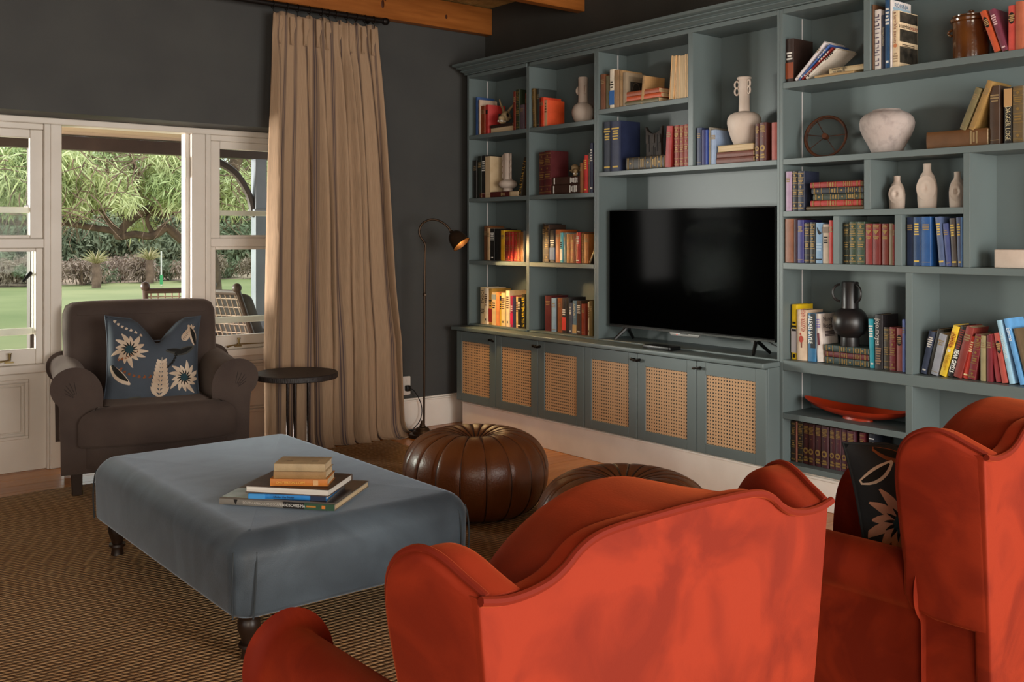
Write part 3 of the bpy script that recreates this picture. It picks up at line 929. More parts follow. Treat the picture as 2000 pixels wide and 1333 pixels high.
# ================================================================ curtain
def curtain_material():
    m = bpy.data.materials.new('striped_linen'); m.use_nodes = True
    nt = m.node_tree; b = nt.nodes['Principled BSDF']; b.inputs['Roughness'].default_value = 0.9
    b.inputs['Specular IOR Level'].default_value = 0.15
    uv = nt.nodes.new('ShaderNodeUVMap'); sp = nt.nodes.new('ShaderNodeSeparateXYZ'); nt.links.new(uv.outputs[0], sp.inputs[0])
    mm = nt.nodes.new('ShaderNodeMath'); mm.operation = 'FRACT'
    m2 = nt.nodes.new('ShaderNodeMath'); m2.operation = 'MULTIPLY'; m2.inputs[1].default_value = 12.0
    nt.links.new(sp.outputs['X'], m2.inputs[0]); nt.links.new(m2.outputs[0], mm.inputs[0])
    r = nt.nodes.new('ShaderNodeValToRGB')
    cr = r.color_ramp; cr.interpolation = 'LINEAR'
    base = lin('#a58a70'); dark = lin('#5a4c4c'); mid = lin('#8a735f')
    cr.elements[0].position = 0; cr.elements[0].color = base
    cr.elements[1].position = 1; cr.elements[1].color = base
    for p, c in ((.30, base), (.315, mid), (.40, mid), (.412, dark), (.462, dark), (.474, mid), (.53, mid), (.54, dark), (.575, dark), (.59, mid), (.66, mid), (.68, base)):
        e = cr.elements.new(p); e.color = c
    nt.links.new(mm.outputs[0], r.inputs['Fac'])
    n = nt.nodes.new('ShaderNodeTexNoise'); n.inputs['Scale'].default_value = 1.0; n.inputs['Detail'].default_value = 5
    mp = nt.nodes.new('ShaderNodeMapping'); mp.inputs['Scale'].default_value = (900, 25, 1)
    nt.links.new(uv.outputs[0], mp.inputs['Vector']); nt.links.new(mp.outputs[0], n.inputs['Vector'])
    mx = nt.nodes.new('ShaderNodeMix'); mx.data_type = 'RGBA'; mx.blend_type = 'MULTIPLY'; mx.inputs['Factor'].default_value = 0.55
    nt.links.new(r.outputs['Color'], mx.inputs['A']); 
    r2 = nt.nodes.new('ShaderNodeValToRGB'); r2.color_ramp.elements[0].position = .3; r2.color_ramp.elements[1].position = .7
    r2.color_ramp.elements[0].color = (.6, .6, .6, 1); r2.color_ramp.elements[1].color = (1.15, 1.1, 1.05, 1)
    nt.links.new(n.outputs['Fac'], r2.inputs['Fac']); nt.links.new(r2.outputs['Color'], mx.inputs['B'])
    nt.links.new(mx.outputs['Result'], b.inputs['Base Color'])
    bp = nt.nodes.new('ShaderNodeBump'); bp.inputs['Strength'].default_value = .25; bp.inputs['Distance'].default_value = .003
    nt.links.new(n.outputs['Fac'], bp.inputs['Height']); nt.links.new(bp.outputs['Normal'], b.inputs['Normal'])
    # no subsurface scattering, the cloth is opaque
    b.inputs['Subsurface Weight'].default_value = 0.0
    return m
LINEN = curtain_material()
def curtain_pt(u, v):
    """u across, v 0 top .. 1 bottom; pleated at the heading, opening out and trailing on the floor"""
    xt = -1.79 + 0.76 * u
    xb = -1.86 + 1.02 * u + 0.06 * max(0, u - .75) * 4 * v ** 6
    w = min(1, v / .75) ** 1.3
    bul = 0.05 * math.sin(PI * min(1, v * 1.6)) * u
    x = xt + (xb - xt) * w + bul * (1 - v) * .8
    ph = 2 * PI * (7.4 * u + 0.42 * math.sin(7 * u + 1.3) + 0.22 * math.sin(17 * u + .5) + 0.16 * math.sin(2.6 * v + 9 * u) * v)
    amp = (0.028 + 0.042 * min(1, v * 2.2) + 0.022 * v) * (1 + .35 * math.sin(11 * u + 1.7))
    fold = math.sin(ph) + 0.42 * math.sin(2 * ph + .9 * math.sin(4 * v + 3 * u)) + 0.3 * math.sin(.5 * ph + 2) + .16 * math.sin(3 * ph + 5 * v)
    y = -0.155 - 0.02 * v + amp * fold * 0.62
    pin = math.exp(-((v - .055) / .03) ** 2)
    y = y * (1 - .55 * pin) + (-.15) * .55 * pin
    x += 0.018 * math.cos(ph) * min(1, v * 3)
    z = 2.775 - 2.772 * min(1, v / .975)
    if v > .95:
        k = (v - .95) / .05
        y -= 0.05 * k * (1 + .4 * math.sin(ph * .5)) 
        x += 0.05 * k * max(0, u - .8) * 4
        z = max(z, 0.006 + .02 * (1 + math.sin(ph)) * (1 - k))
    y = min(y, -0.045)
    return (x, y, z + .012 * math.sin(ph) * (1 if v < .01 else 0))
NU, NV = 300, 70
cu = thing('curtain', 'full-length striped beige linen curtain gathered beside the window', 'curtain', (0, 0, 0))
cm = MB().grid(lambda u, v: curtain_pt(u, v), NU, NV)
me = cm.mesh('drape', 60)
uvl = me.uv_layers.new(name='UVMap')
co = np.empty(len(me.loops), dtype=np.int32); me.loops.foreach_get('vertex_index', co)
uvs = np.stack([(co % NU) / (NU - 1), 1 - (co // NU) / (NV - 1)], axis=1).astype(np.float32)
uvl.data.foreach_set('uv', uvs.ravel())
me.materials.append(LINEN)
dp = link('drape', me, cu)
sd = dp.modifiers.new('cloth', 'SOLIDIFY'); sd.thickness = 0.003; sd.offset = 0
for k in range(9):       # pinched heading pleats
    u = (k + .5) / 9
    x, y, z = curtain_pt(u, .01)
    pk = MB()
    for j in (-1, 0, 1):
        pk.tube([(x + j * .009, y - .022, z + .004), (x + j * .011, y - .028, z - .05), (x + j * .004, y - .014, z - .105), (x + j * .009, y - .02, z - .17)], [.008, .009, .006, .003], 6)
    pk.build('pinch_pleat', LINEN, cu)
RODM = M('dark_iron_rod', '#1c1613', 0.5, metal=0.5)
rod = thing('curtain_rod', 'dark iron curtain rod below the ceiling beam', 'curtain rod', (0, 0, 0))
MB().tube([(-4.9, -0.155, 2.822), (-0.99, -0.155, 2.822)], 0.017, 12).build('rod', RODM, rod)
MB().lathe([(.0001, 0), (.02, .004), (.026, .02), (.024, .04), (.012, .052), (.0001, .055)], 12).build('finial', RODM, rod, loc=(-0.995, -0.155, 2.822), rot=(0, PI / 2, 0))
for k, x in enumerate((-1.79, -1.70, -1.625, -1.54, -1.45, -1.40, -1.35, -1.27, -1.20, -1.13, -1.06)):
    a0 = [(x + .004 * math.sin(k), -0.155 + .024 * math.cos(t * PI / 8), 2.818 + .024 * math.sin(t * PI / 8)) for t in range(16)]
    rgm = MB().tube(a0, .003, 6, closed=True)
    rgm.tube([(x, -.155, 2.794), (x + .003, -.16, 2.775), (x, -.165, 2.762)], .002, 5)
    rgm.build('curtain_ring', RODM, rod)
for x in (-3.2, -1.02):
    MB().tube([(x, -.155, 2.822), (x, -.02, 2.84), (x, -.005, 2.84)], [.009, .009, .02], 8).build('rod_bracket', RODM, rod)

# ================================================================ floor lamp, socket, cable
LAMPM = M('bronze_lamp_metal', '#3d2f24', 0.42, '#4b3a2c', 8, metal=0.75)
LX, LY = -0.765, -0.30
lamp = thing('floor_lamp', 'slim bronze gooseneck floor lamp lit beside the bookcase', 'lamp', (LX, LY, 0.0))
MB().lathe([(.095, 0), (.095, .012), (.088, .022), (.07, .026), (.066, .036), (.058, .042), (.05, .046), (.045, .058), (.034, .066), (.022, .07), (.018, .085), (.012, .095), (.009, .11)], 32).build('base', LAMPM, lamp)
AD = Vector((.778, -.628, 0))      # the neck arches along the wall towards the shelves
pole = smooth_path([tuple(AD * a + Vector((0, 0, z))) for a, z in ((.010, .09), (.012, .5), (.014, .97), (.018, 1.25), (.018, 1.31), (-.012, 1.36), (-.022, 1.40), (.0, 1.45), (.06, 1.478), (.12, 1.466), (.168, 1.432), (.188, 1.405))], 6)
MB().tube(pole, .0075, 10).build('pole', LAMPM, lamp)
MB().lathe([(.008, 0), (.012, .004), (.012, .02), (.008, .024)], 12, (.011, -.009, .955)).build('joint_collar', LAMPM, lamp)
MB().tube([(.011, -.009, .967), (.004, -.03, .967)], [.004, .007], 8).build('thumb_screw', LAMPM, lamp)
ax = Vector((.30, -.50, -.66)).normalized()
q = (-ax).to_track_quat('Z', 'Y').to_euler()
neck = AD * .192 + Vector((0, 0, 1.400))
shd = [(.012, .0), (.014, -.012), (.030, -.020), (.046, -.036), (.056, -.060), (.061, -.09), (.066, -.118), (.068, -.123), (.065, -.122), (.059, -.09), (.053, -.06), (.043, -.038), (.028, -.024), (.008, -.018)]
MB().lathe(shd, 28, cap=False).build('shade', LAMPM, lamp, loc=neck, rot=q)
BULB = M('lamp_bulb', '#fff0d0', 0.4, emit='#ffb75e', estr=55.0)
MB().ellipsoid((0, 0, 0), .026, .026, .03, 14, 10).build('bulb', BULB, lamp, loc=neck + ax * .075, rot=q)
ld = bpy.data.lights.new('lamp_light', 'SPOT'); ld.energy = 30; ld.color = (1.0, .66, .30); ld.spot_size = math.radians(115); ld.spot_blend = .35; ld.shadow_soft_size = .03
lo = bpy.data.objects.new('lamp_light', ld); COL.objects.link(lo); lo.parent = lamp
lo.location = neck + ax * .108; lo.rotation_euler = ax.to_track_quat('-Z', 'Y').to_euler()

SOCK = M('socket_plastic', '#d8cfc6', 0.4)
so = thing('wall_socket', 'white double wall socket between the curtain and floor lamp', 'socket', (-0.735, 0.0, 0.308))
MB().puff(rrect(-.062, .062, -.066, .066, .008, 3), .012, 0, .003, lambda u, v, d: (u, -d, v), 3).build('plate', SOCK, so)
for x in (-.028, .03):
    MB().box(x - .005, x + .005, -.0155, -.012, .028, .046).build('switch', SOCK, so, bevel=.0015)
    hm = MB()
    for dx, dz in ((0, -.004), (-.011, -.026), (.011, -.026)):
        hm.box(x + dx - .003, x + dx + .003, -.0128, -.0118, dz - .004, dz + .004)
    hm.build('pin_holes', M('socket_hole', '#15110f', .8), so)
pg = thing('lamp_plug', 'black plug and lead running from the socket to the lamp', 'plug', (-0.705, -0.012, 0.292))
MB().puff(rrect(-.018, .018, -.022, .02, .008, 3), .03, .002, .008, lambda u, v, d: (u, -d, v), 3).build('plug', TVB, pg)
cp = smooth_path([(0.0, -.028, .0), (.03, -.05, -.02), (.075, -.06, -.10), (.088, -.06, -.17), (.06, -.07, -.235), (.0, -.09, -.272), (-.035, -.12, -.285), (-.01, -.18, -.286), (-.05, -.215, -.286), (-.058, -.25, -.286)], 6)
MB().tube(cp, .0035, 6).build('lead', TVB, pg)
MB().puff(rrect(-.03, .03, -.014, .014, .008, 3), .022, .003, .006, lambda u, v, d: (-.04 + u, -.12 + v, -.291 + d), 2).build('foot_switch', TVB, pg)

# ================================================================ side table
TBL = M('charred_wood_top', '#221c1a', 0.5, '#332c2a', 9, (0.3, .7), stretch=(1, 8, 1), bump=0.5, bscale=30)
STEEL = M('dark_steel_leg', '#6a6462', 0.18, metal=1.0)
st = thing('side_table', 'small round black side table in front of the curtain', 'side table', (-1.83, -0.555, RZ))
MB().lathe([(.238, 0), (.243, .004), (.243, .03), (.239, .034), (.0001, .034)], 48, (0, 0, .51)).build('table_top', TBL, st)
for a in (-2.15, -.35, 1.9):
    x, y = .07 * math.cos(a), .07 * math.sin(a)
    MB().tube([(x, y, .008), (x, y, .512)], .011, 10).build('leg', STEEL, st)
MB().lathe([(.15, 0), (.15, .006), (.145, .008), (.0001, .008)], 32).build('base_plate', STEEL, st)
MB().lathe([(.11, .505), (.11, .511), (.0001, .511)], 24).build('mount_plate', STEEL, st)

# ================================================================ ottoman
OTTO = M('blue_grey_velvet', '#39424a', 0.5, '#4f5b65', 2.6, (0.36, 0.66), ndetail=7, distort=1.6, bump=0.12, bscale=230, sheen=0.9, sheencol='#a9b6c4', stretch=(1, 1.6, 1))
DWOOD = M('dark_turned_wood', '#1d120c', 0.4, '#2a1a10', 6)
ot = thing('ottoman', 'large low blue-grey upholstered ottoman with turned legs', 'ottoman', (-2.812, -2.265, RZ))
ow, ol = .452, .748
def otto_map(u, v, d):
    k = 1 - (abs(u) / ow) ** 4; k2 = 1 - (abs(v) / ol) ** 4
    tz = .15 + d
    if d > .18: tz += .012 * max(0, k) * max(0, k2)
    f = .012 * math.sin(min(1, d / .24) * PI)
    return (u * (1 + f / ow), v * (1 + f / ol), tz)
om = MB().puff(rrect(-ow, ow, -ol, ol, .075, 8), .262, .02, .075, otto_map, 8)
bm = bmesh.new(); me = om.mesh('cushion', 60); bm.from_mesh(me)
top = [f for f in bm.faces if len(f.verts) > 8 and f.normal.z > .5]
bmesh.ops.poke(bm, faces=top)
bm.to_mesh(me); bm.free(); me.shade_smooth(); me.materials.append(OTTO)
link('upholstery', me, ot)
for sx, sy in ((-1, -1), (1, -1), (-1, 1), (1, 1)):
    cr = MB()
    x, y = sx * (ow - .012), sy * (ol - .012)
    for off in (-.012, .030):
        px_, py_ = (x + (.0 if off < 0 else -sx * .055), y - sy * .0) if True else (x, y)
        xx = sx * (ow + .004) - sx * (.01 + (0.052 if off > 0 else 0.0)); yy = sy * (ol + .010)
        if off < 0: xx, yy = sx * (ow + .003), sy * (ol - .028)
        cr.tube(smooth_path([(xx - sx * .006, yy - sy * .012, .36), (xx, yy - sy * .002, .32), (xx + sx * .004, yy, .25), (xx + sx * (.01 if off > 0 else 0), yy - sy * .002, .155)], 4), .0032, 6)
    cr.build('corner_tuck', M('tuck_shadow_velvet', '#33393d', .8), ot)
    MB().lathe([(.034, .152), (.034, .135), (.03, .128), (.036, .118), (.037, .10), (.031, .078), (.024, .058), (.022, .05), (.033, .046), (.034, .036), (.024, .032), (.022, .024), (.026, .0)], 20,
               (sx * (ow - .075), sy * (ol - .085), 0)).build('leg', DWOOD, ot)

# ================================================================ leather poufs
LEATH = M('brown_leather', '#5a3018', 0.33, '#70401f', 3.5, (0.3, .7), ndetail=6, bump=0.12, bscale=120, spec=0.55)
LEATHD = M('brown_leather_seam', '#2e190d', 0.5)
NP_ = 18
def pouf_prof(t):
    """t 0 top centre .. 1 bottom centre -> (r, z)"""
    pts = [(.018, .345), (.05, .362), (.10, .383), (.17, .394), (.24, .380), (.30, .345), (.343, .285), (.358, .215), (.352, .14), (.325, .075), (.275, .025), (.20, .002), (.02, .0)]
    k = t * (len(pts) - 1); i = min(int(k), len(pts) - 2); f = k - i
    p0 = pts[max(i - 1, 0)]; p1 = pts[i]; p2 = pts[i + 1]; p3 = pts[min(i + 2, len(pts) - 1)]
    return tuple(.5 * ((2 * b) + (-a + c) * f + (2 * a - 5 * b + 4 * c - d) * f * f + (-a + 3 * b - 3 * c + d) * f ** 3) for a, b, c, d in zip(p0, p1, p2, p3))
def pouf_panel(u, v):
    r, z = pouf_prof(v)
    a = (u - .5) * 2 * PI / NP_
    s = abs(u - .5) * 2
    cr = s ** 6
    top = max(0, 1 - v / .42)
    r2 = r - .006 * cr * (1 - top * .5)
    z2 = z - (.013 * top + .001) * cr
    return (r2 * math.cos(a), r2 * math.sin(a), z2)
pmesh = MB().grid(pouf_panel, 13, 44).mesh('leather_panel', 80); pmesh.materials.append(LEATH)
smesh = MB().tube([(pouf_prof(v / 40)[0] * 1 - .006, 0, pouf_prof(v / 40)[1] - .004) for v in range(1, 38)], .0032, 5).mesh('seam', 60); smesh.materials.append(LEATHD)
tabm = MB().grid(lambda u, v: tuple(c * 1.006 if i < 2 else c for i, c in enumerate(pouf_panel(.18 + .64 * u, .40 + .17 * v))), 8, 8).mesh('strap_patch', 60); tabm.materials.append(LEATH)
def pouf(x, y, label, rz):
    p = thing('leather_pouf', label, 'pouf', (x, y, RZ), (0, 0, rz), group='brown leather poufs')
    for k in range(NP_):
        link('leather_panel', pmesh, p, rot=(0, 0, 2 * PI * k / NP_))
        link('seam_piping', smesh, p, rot=(0, 0, 2 * PI * (k + .5) / NP_))
        if k % 3 == 0: link('stitched_patch', tabm, p, rot=(0, 0, 2 * PI * k / NP_))
    MB().lathe([(.001, .362), (.014, .361), (.022, .355), (.024, .348), (.018, .338)], 16).build('button', LEATH, p)
pouf(-1.60, -2.02, 'round brown leather pouf nearer the floor lamp', .2)
pouf(-1.665, -3.11, 'round brown leather pouf half hidden behind the orange wing chair', .5)
# ================================================================ orange velvet wing chairs
VELV = M('orange_velvet', '#641806', 0.75, '#7a230c', 5.0, (0.40, 0.60), ndetail=8, distort=1.4, bump=0.06, bscale=300, sheen=0.28, sheencol='#ff7a42', spec=0.2)
VPIPE = M('orange_velvet_piping', '#5f1606', 0.75, sheen=0.3, sheencol='#ff7a42', spec=0.2)
def wing_chair(loc, label):
    t = thing('wing_chair', label, 'armchair', loc, group='orange velvet wing chairs')
    # outside back with the camel top
    topR = [(.375, .906), (.34, .899), (.30, .899), (.262, .906), (.235, .919), (.21, .937), (.18, .949), (.14, .954), (.07, .956), (0, .957)]
    top = topR + [(-x, z) for x, z in reversed(topR[:-1])]
    top = smooth2(top, 3)
    ol = [(-.30, .12), (.30, .12), (.338, .55)] + top + [(-.335, .55)]
    MB().puff(ol, .035, .006, .006, lambda u, v, d: (u, d - .02 * max(0, v - .3), v), 3).build('back_panel', VELV, t)
    pip = [(x, -.004 - .02 * (z - .3), z - .001) for x, z in top]
    MB().tube(smooth_path(pip, 3), .0065, 8).build('back_piping', VPIPE, t)
    # padded inside back rising over the frame
    tr = [(.325, .862), (.295, .882), (.262, .900), (.235, .915), (.21, .933), (.18, .946), (.14, .952), (.07, .955), (0, .956)]
    tp = tr + [(-x, z) for x, z in reversed(tr[:-1])]
    tp = smooth2(tp, 3)
    il = [(-.27, .35), (.27, .35), (.31, .6)] + tp + [(-.31, .6)]
    tz = sorted(tp)
    def ztop(u):
        for (x0, z0), (x1, z1) in zip(tz, tz[1:]):
            if x0 <= u <= x1: return z0 + (z1 - z0) * (u - x0) / max(1e-6, x1 - x0)
        return .862
    def pad(u, v, d):
        k = min(1, d / .17); k = k * k * (3 - 2 * k)
        w = min(1, max(0, (v - .55) / .3))
        dz = (.970 - 1.75 * u * u) - ztop(u)
        return (u * (1 - .06 * k), .018 + d - .05 * max(0, v - .4), v + k * w * dz)
    MB().puff(il, .23, 0, .085, pad, 12).build('back_cushion', VELV, t)
    for s in (-1, 1):
        # wing: outline in (forward, height)
        wo = [(.004, .525), (.175, .535), (.182, .66), (.184, .80), (.181, .850), (.172, .892), (.152, .923), (.124, .941), (.098, .944), (.070, .936), (.042, .922), (.018, .911), (.004, .904)]
        def wmap(u, v, d, s=s):
            flare = .045 * min(1, u / .18) * max(0, (v - .5) / .45)
            return (s * (.372 + flare - d - .035 * max(0, (.91 - v) / .36)), u - .02 * max(0, v - .3), v)
        MB().puff(smooth2(wo, 3), .085, .012, .03, wmap, 5).build('wing', VELV, t)
        MB().tube(smooth_path([wmap(u - .003, v, .010) for u, v in [(.175, .54), (.183, .66), (.186, .80), (.183, .850), (.174, .894), (.154, .926), (.124, .944), (.098, .947), (.070, .939), (.042, .925), (.018, .914), (.004, .907)]], 3), .0055, 8).build('wing_piping', VPIPE, t)
        # rolled arm
        ao = [(.205, .30), (.205, .48), (.210, .54), (.220, .592), (.244, .628), (.278, .644), (.312, .634), (.334, .608), (.340, .572), (.333, .546), (.320, .530), (.312, .518), (.308, .48), (.306, .30)]
        ao = smooth2(ao, 3)
        if s < 0: ao = [(-x, z) for x, z in reversed(ao)]
        def amap(u, v, d): return (u, .15 + d, v - .03 * max(0, d - .3))
        MB().puff(ao, .55, .02, .03, amap, 4).build('arm', VELV, t)
        MB().tube([amap(u, v, .538) for u, v in ao[1:-1]], .006, 6).build('arm_piping', VPIPE, t)
        box('side_panel', min(s * .27, s * .307), max(s * .27, s * .307), .012, .69, .12, .53, VELV, t, bevel=.012)
    box('front_rail', -.27, .27, .64, .69, .12, .33, VELV, t, bevel=.015)
    box('seat_deck', -.27, .27, .06, .66, .20, .31, VELV, t)
    so = rrect(-.202, .202, .17, .72, .05, 5)
    MB().puff(so, .15, .045, .055, lambda u, v, d: (u, v, .315 + d + (.012 * math.cos(u * 5) if d > .1 else 0)), 5).build('seat_cushion', VELV, t)
    MB().tube([(u, v, .43) for u, v in rrect(-.203, .203, .169, .721, .05, 5)], .0055, 6, closed=True).build('seat_piping', VPIPE, t)
    for sx in (-1, 1):
        for y in (.06, .63):
            MB().lathe([(.022, 0), (.03, .07), (.034, .125)], 12, (sx * .25, y, 0)).build('leg', DWOOD, t)
    return t
wing_chair((-3.425, -4.955, RZ - .001), 'orange velvet wing chair seen from behind at the ottoman end')
wing_chair((-2.145, -4.965, RZ - .001), 'orange velvet wing chair holding the dark floral cushion')

# ================================================================ grey armchair
GREY = M('grey_brown_wool', '#453a36', 0.9, '#51453f', 5.0, (0.3, .7), ndetail=5, bump=0.25, bscale=420, sheen=0.35, sheencol='#b8a69c', spec=0.2)
gc = thing('armchair', 'grey-brown upholstered armchair with rolled arms before the doorway', 'armchair', (-2.66, -0.60, RZ), (0, 0, -math.radians(11)))
# local: x to the viewer's right, y away from the viewer (towards the back), front at y = 0
for s in (-1, 1):
    ao = [(.315, .15), (.315, .44), (.312, .52), (.325, .575), (.36, .618), (.41, .636), (.455, .628), (.488, .600), (.497, .560), (.485, .522), (.462, .495), (.452, .44), (.448, .30), (.446, .15)]
    ao = smooth2(ao, 3)
    if s < 0: ao = [(-x, z) for x, z in reversed(ao)]
    MB().puff(ao, .70, .035, .02, lambda u, v, d: (u, d + .02 * max(0, .3 - v), v + .045 * d), 5).build('arm', GREY, gc)
    pt = MB()
    for k in range(5):
        a = -.5 + .42 * k
        cx, cz = s * .41, .565
        e = (cx + s * .078 * math.cos(a + .2), cz + .066 * math.sin(a + .35))
        b0 = (s * .40, .50)
        pt.tube([(b0[0] + (e[0] - b0[0]) * .25, .0005, b0[1] + (e[1] - b0[1]) * .25), (b0[0] + (e[0] - b0[0]) * .7, .001, b0[1] + (e[1] - b0[1]) * .7), (e[0], .008, e[1])], [.002, .0028, .0015], 5)
    pt.build('arm_pleats', M('wool_pleat', '#332a27', .9), gc)
bo = [(-.41, .30), (.41, .30), (.425, .55), (.43, .82), (.428, .90), (.41, .945), (.375, .962), (.30, .968), (0, .972), (-.30, .968), (-.375, .962), (-.41, .945), (-.428, .90), (-.43, .82), (-.425, .55)]
MB().puff(bo, .17, .07, .05, lambda u, v, d: (u, .53 + d + .17 * max(0, v - .35), v), 6).build('backrest', GREY, gc)
for s in ():
    MB().tube(smooth_path([(s * .428, .70, .96), (s * .437, .69, .93), (s * .442, .67, .86), (s * .432, .64, .70)], 4), .006, 6).build('back_piping', GREY, gc)
# seat: deck and a bow-fronted cushion
sp_ = [(-.315, .60), (-.315, .02), (-.36, -.01)] + [(-.40 + .80 * k / 12, -.035 - .085 * math.sin(PI * k / 12) ** .5) for k in range(13)] + [(.36, -.01), (.315, .02), (.315, .60)]
MB().puff(sp_, .20, .02, .075, lambda u, v, d: (u, v, .255 + d + .012 * math.cos(u * 4) * (1 if d > .1 else 0)), 6).build('seat_cushion', GREY, gc)
MB().puff([(-.36, .62), (-.36, .0), (-.30, -.06), (0, -.085), (.30, -.06), (.36, .0), (.36, .62)], .13, .01, .01, lambda u, v, d: (u, v, .135 + d), 2).build('seat_base', GREY, gc)
for sx in (-1, 1):
    for y, h in ((.05, .145), (.62, .19)):
        MB().add([(sx * .40 + a * .024, y + b_ * .024, 0) for a, b_ in ((-1, -1), (1, -1), (1, 1), (-1, 1))] + [(sx * .405 + a * .03, y + b_ * .03, h + .03) for a, b_ in ((-1, -1), (1, -1), (1, 1), (-1, 1))],
                 [(0, 3, 2, 1), (4, 5, 6, 7), (0, 1, 5, 4), (1, 2, 6, 5), (2, 3, 7, 6), (3, 0, 4, 7)]).build('leg', DWOOD, gc, smooth=30, bevel=.003)

# ================================================================ printed cushions
PETAL = M('print_cream_petal', '#b59d86', .85, '#d6c4b0', 8)
PINK = M('print_pink_petal', '#b08068', .85, '#d0a58c', 8)
GREENP = M('print_grey_leaf', '#4f4c44', .85, '#3a3a36', 10)
RUST = M('print_rust', '#6e3a1e', .85, '#8a4d26', 12)
TEALP = M('print_teal_centre', '#1d3a42', .8)
INK = M('print_dark_ink', '#15130f', .85)
def cushion(loc, rot, label, base, w, h, th, motifs, chop):
    c = thing('cushion', label, 'cushion', loc, rot)
    def surf(u, v, side):
        """u, v in -1..1; side -1 front"""
        e = max(0, (1 - abs(u) ** 2.4)) * max(0, (1 - abs(v) ** 2.4))
        z = th * .5 * e ** .45
        cor = (abs(u) * abs(v)) ** 3
        x = u * w * .5 * (1 - .055 * (1 - v * v) * abs(u) ** 3 + .03 * cor)
        y = v * h * .5 * (1 - .055 * (1 - u * u) * abs(v) ** 3 + .03 * cor)
        dip = chop * max(0, 1 - abs(u - .08) / .55) ** 1.3 * max(0, (v + .25)) ** 1.6
        y -= dip * h * .34
        z *= 1 - .5 * chop * math.exp(-(u / .12) ** 2) * max(0, v)
        return Vector((x, side * z, y))
    n = 26
    mb = MB()
    mb.grid(lambda a, b_: tuple(surf(a * 2 - 1, b_ * 2 - 1, -1)), n, n)
    mb.grid(lambda a, b_: tuple(surf(a * 2 - 1, b_ * 2 - 1, 1)), n, n)
    mb.build('cover', base, c, smooth=80)
    edge = [(-1 + 2 * k / 12, -1) for k in range(12)] + [(1, -1 + 2 * k / 12) for k in range(12)] + [(1 - 2 * k / 12, 1) for k in range(12)] + [(-1, 1 - 2 * k / 12) for k in range(12)]
    MB().tube([tuple(surf(u, v, -1)) for u, v in edge], .004, 6, closed=True).build('edge_seam', base, c)
    def S(u, v, lift): 
        u = max(-.97, min(.97, u)); v = max(-.97, min(.97, v))
        p = surf(u, v, -1); return (p.x, p.y - lift, p.z)
    def petal(mb, cu, cv, a, L, wd, lift, curve=.0, seg=6):
        vs, fs = [], []
        for k in range(seg + 1):
            t = k / seg
            ww = wd * math.sin(PI * min(.96, t * .9 + .07)) ** .8
            aa = a + curve * t
            x, y = cu + L * t * math.cos(aa), cv + L * t * math.sin(aa)
            nx, ny = -math.sin(aa), math.cos(aa)
            vs += [S(x + nx * ww, y + ny * ww, lift), S(x, y, lift + .001), S(x - nx * ww, y - ny * ww, lift)]
        for k in range(seg):
            for q in (0, 1):
                fs.append((k * 3 + q, k * 3 + q + 1, k * 3 + q + 4, k * 3 + q + 3))
        mb.add(vs, fs)
    for kind, cu, cv, r, a0, mat in motifs:
        mb = MB(); dk = MB()
        if kind == 'flower':
            for k in range(13):
                a = a0 + k * 2 * PI / 13
                petal(mb, cu, cv, a, r * (1 + .18 * math.sin(k * 2.3)), r * .15, .0016, .35)
                petal(dk, cu, cv, a, r * .5, r * .05, .0026, .3)
            mb.build('printed_petals', mat, c, smooth=0)
            dk.build('printed_veins', INK, c, smooth=0)
            ce = MB()
            for k in range(9): petal(ce, cu, cv, k * .7, r * .27, r * .1, .0034)
            ce.build('printed_centre', TEALP, c, smooth=0)
        elif kind == 'fern':
            L = r
            for k in range(9):
                t = k / 9
                x, y = cu + L * t * math.cos(a0), cv + L * t * math.sin(a0)
                for sg in (-1, 1): petal(mb, x, y, a0 + sg * 1.0, L * .34 * (1 - .55 * t), L * .045, .0016, -sg * .3)
            petal(mb, cu, cv, a0, L * 1.08, L * .02, .002)
            mb.build('printed_fern', mat, c, smooth=0)
        elif kind == 'leaf':
            petal(mb, cu, cv, a0, r, r * .17, .0014, .2); mb.build('printed_leaf', mat, c, smooth=0)
            petal(dk, cu + .02, cv + .01, a0, r * .85, r * .10, .0024, .2); dk.build('printed_veins', INK, c, smooth=0)
        elif kind == 'stem':
            for k in range(14):
                t = k / 14
                petal(mb, cu + r * t * math.cos(a0 + .5 * t), cv + r * t * math.sin(a0 + .5 * t), a0 + 1.2 + (k % 2) * 1.6, .07, .022, .0016)
            mb.build('printed_berries', mat, c, smooth=0)
    return c
CUSH1 = M('slate_blue_print_cloth', '#3b424c', .85, '#444c56', 4, bump=.1, bscale=300)
cushion((-2.60, -0.335, .665), (math.radians(-16), math.radians(2), -math.radians(15)), 'slate blue cushion with cream flowers on the grey armchair', CUSH1, .50, .50, .15,
        [('flower', -.52, .22, .36, .2, PETAL), ('flower', .66, -.42, .34, .6, PETAL), ('fern', .12, -.86, .88, 1.52, PETAL), ('fern', .62, .42, .42, 1.0, PETAL), ('leaf', -.92, -.12, .62, -1.0, PETAL),
         ('leaf', .90, .32, .5, 1.7, PETAL), ('leaf', .25, .28, .42, -.5, GREENP), ('leaf', .42, .12, .5, .15, GREENP), ('stem', -.72, -.22, .75, -.75, RUST), ('stem', -.75, -.02, .5, 0.0, RUST), ('stem', -.85, .88, .7, -.9, PETAL),
         ('fern', -.55, -.93, .3, .2, GREENP), ('stem', .3, -.2, .45, .6, INK)], .62)
CUSH2 = M('charcoal_print_cloth', '#1d2023', .8, '#262a2e', 4, bump=.1, bscale=300)
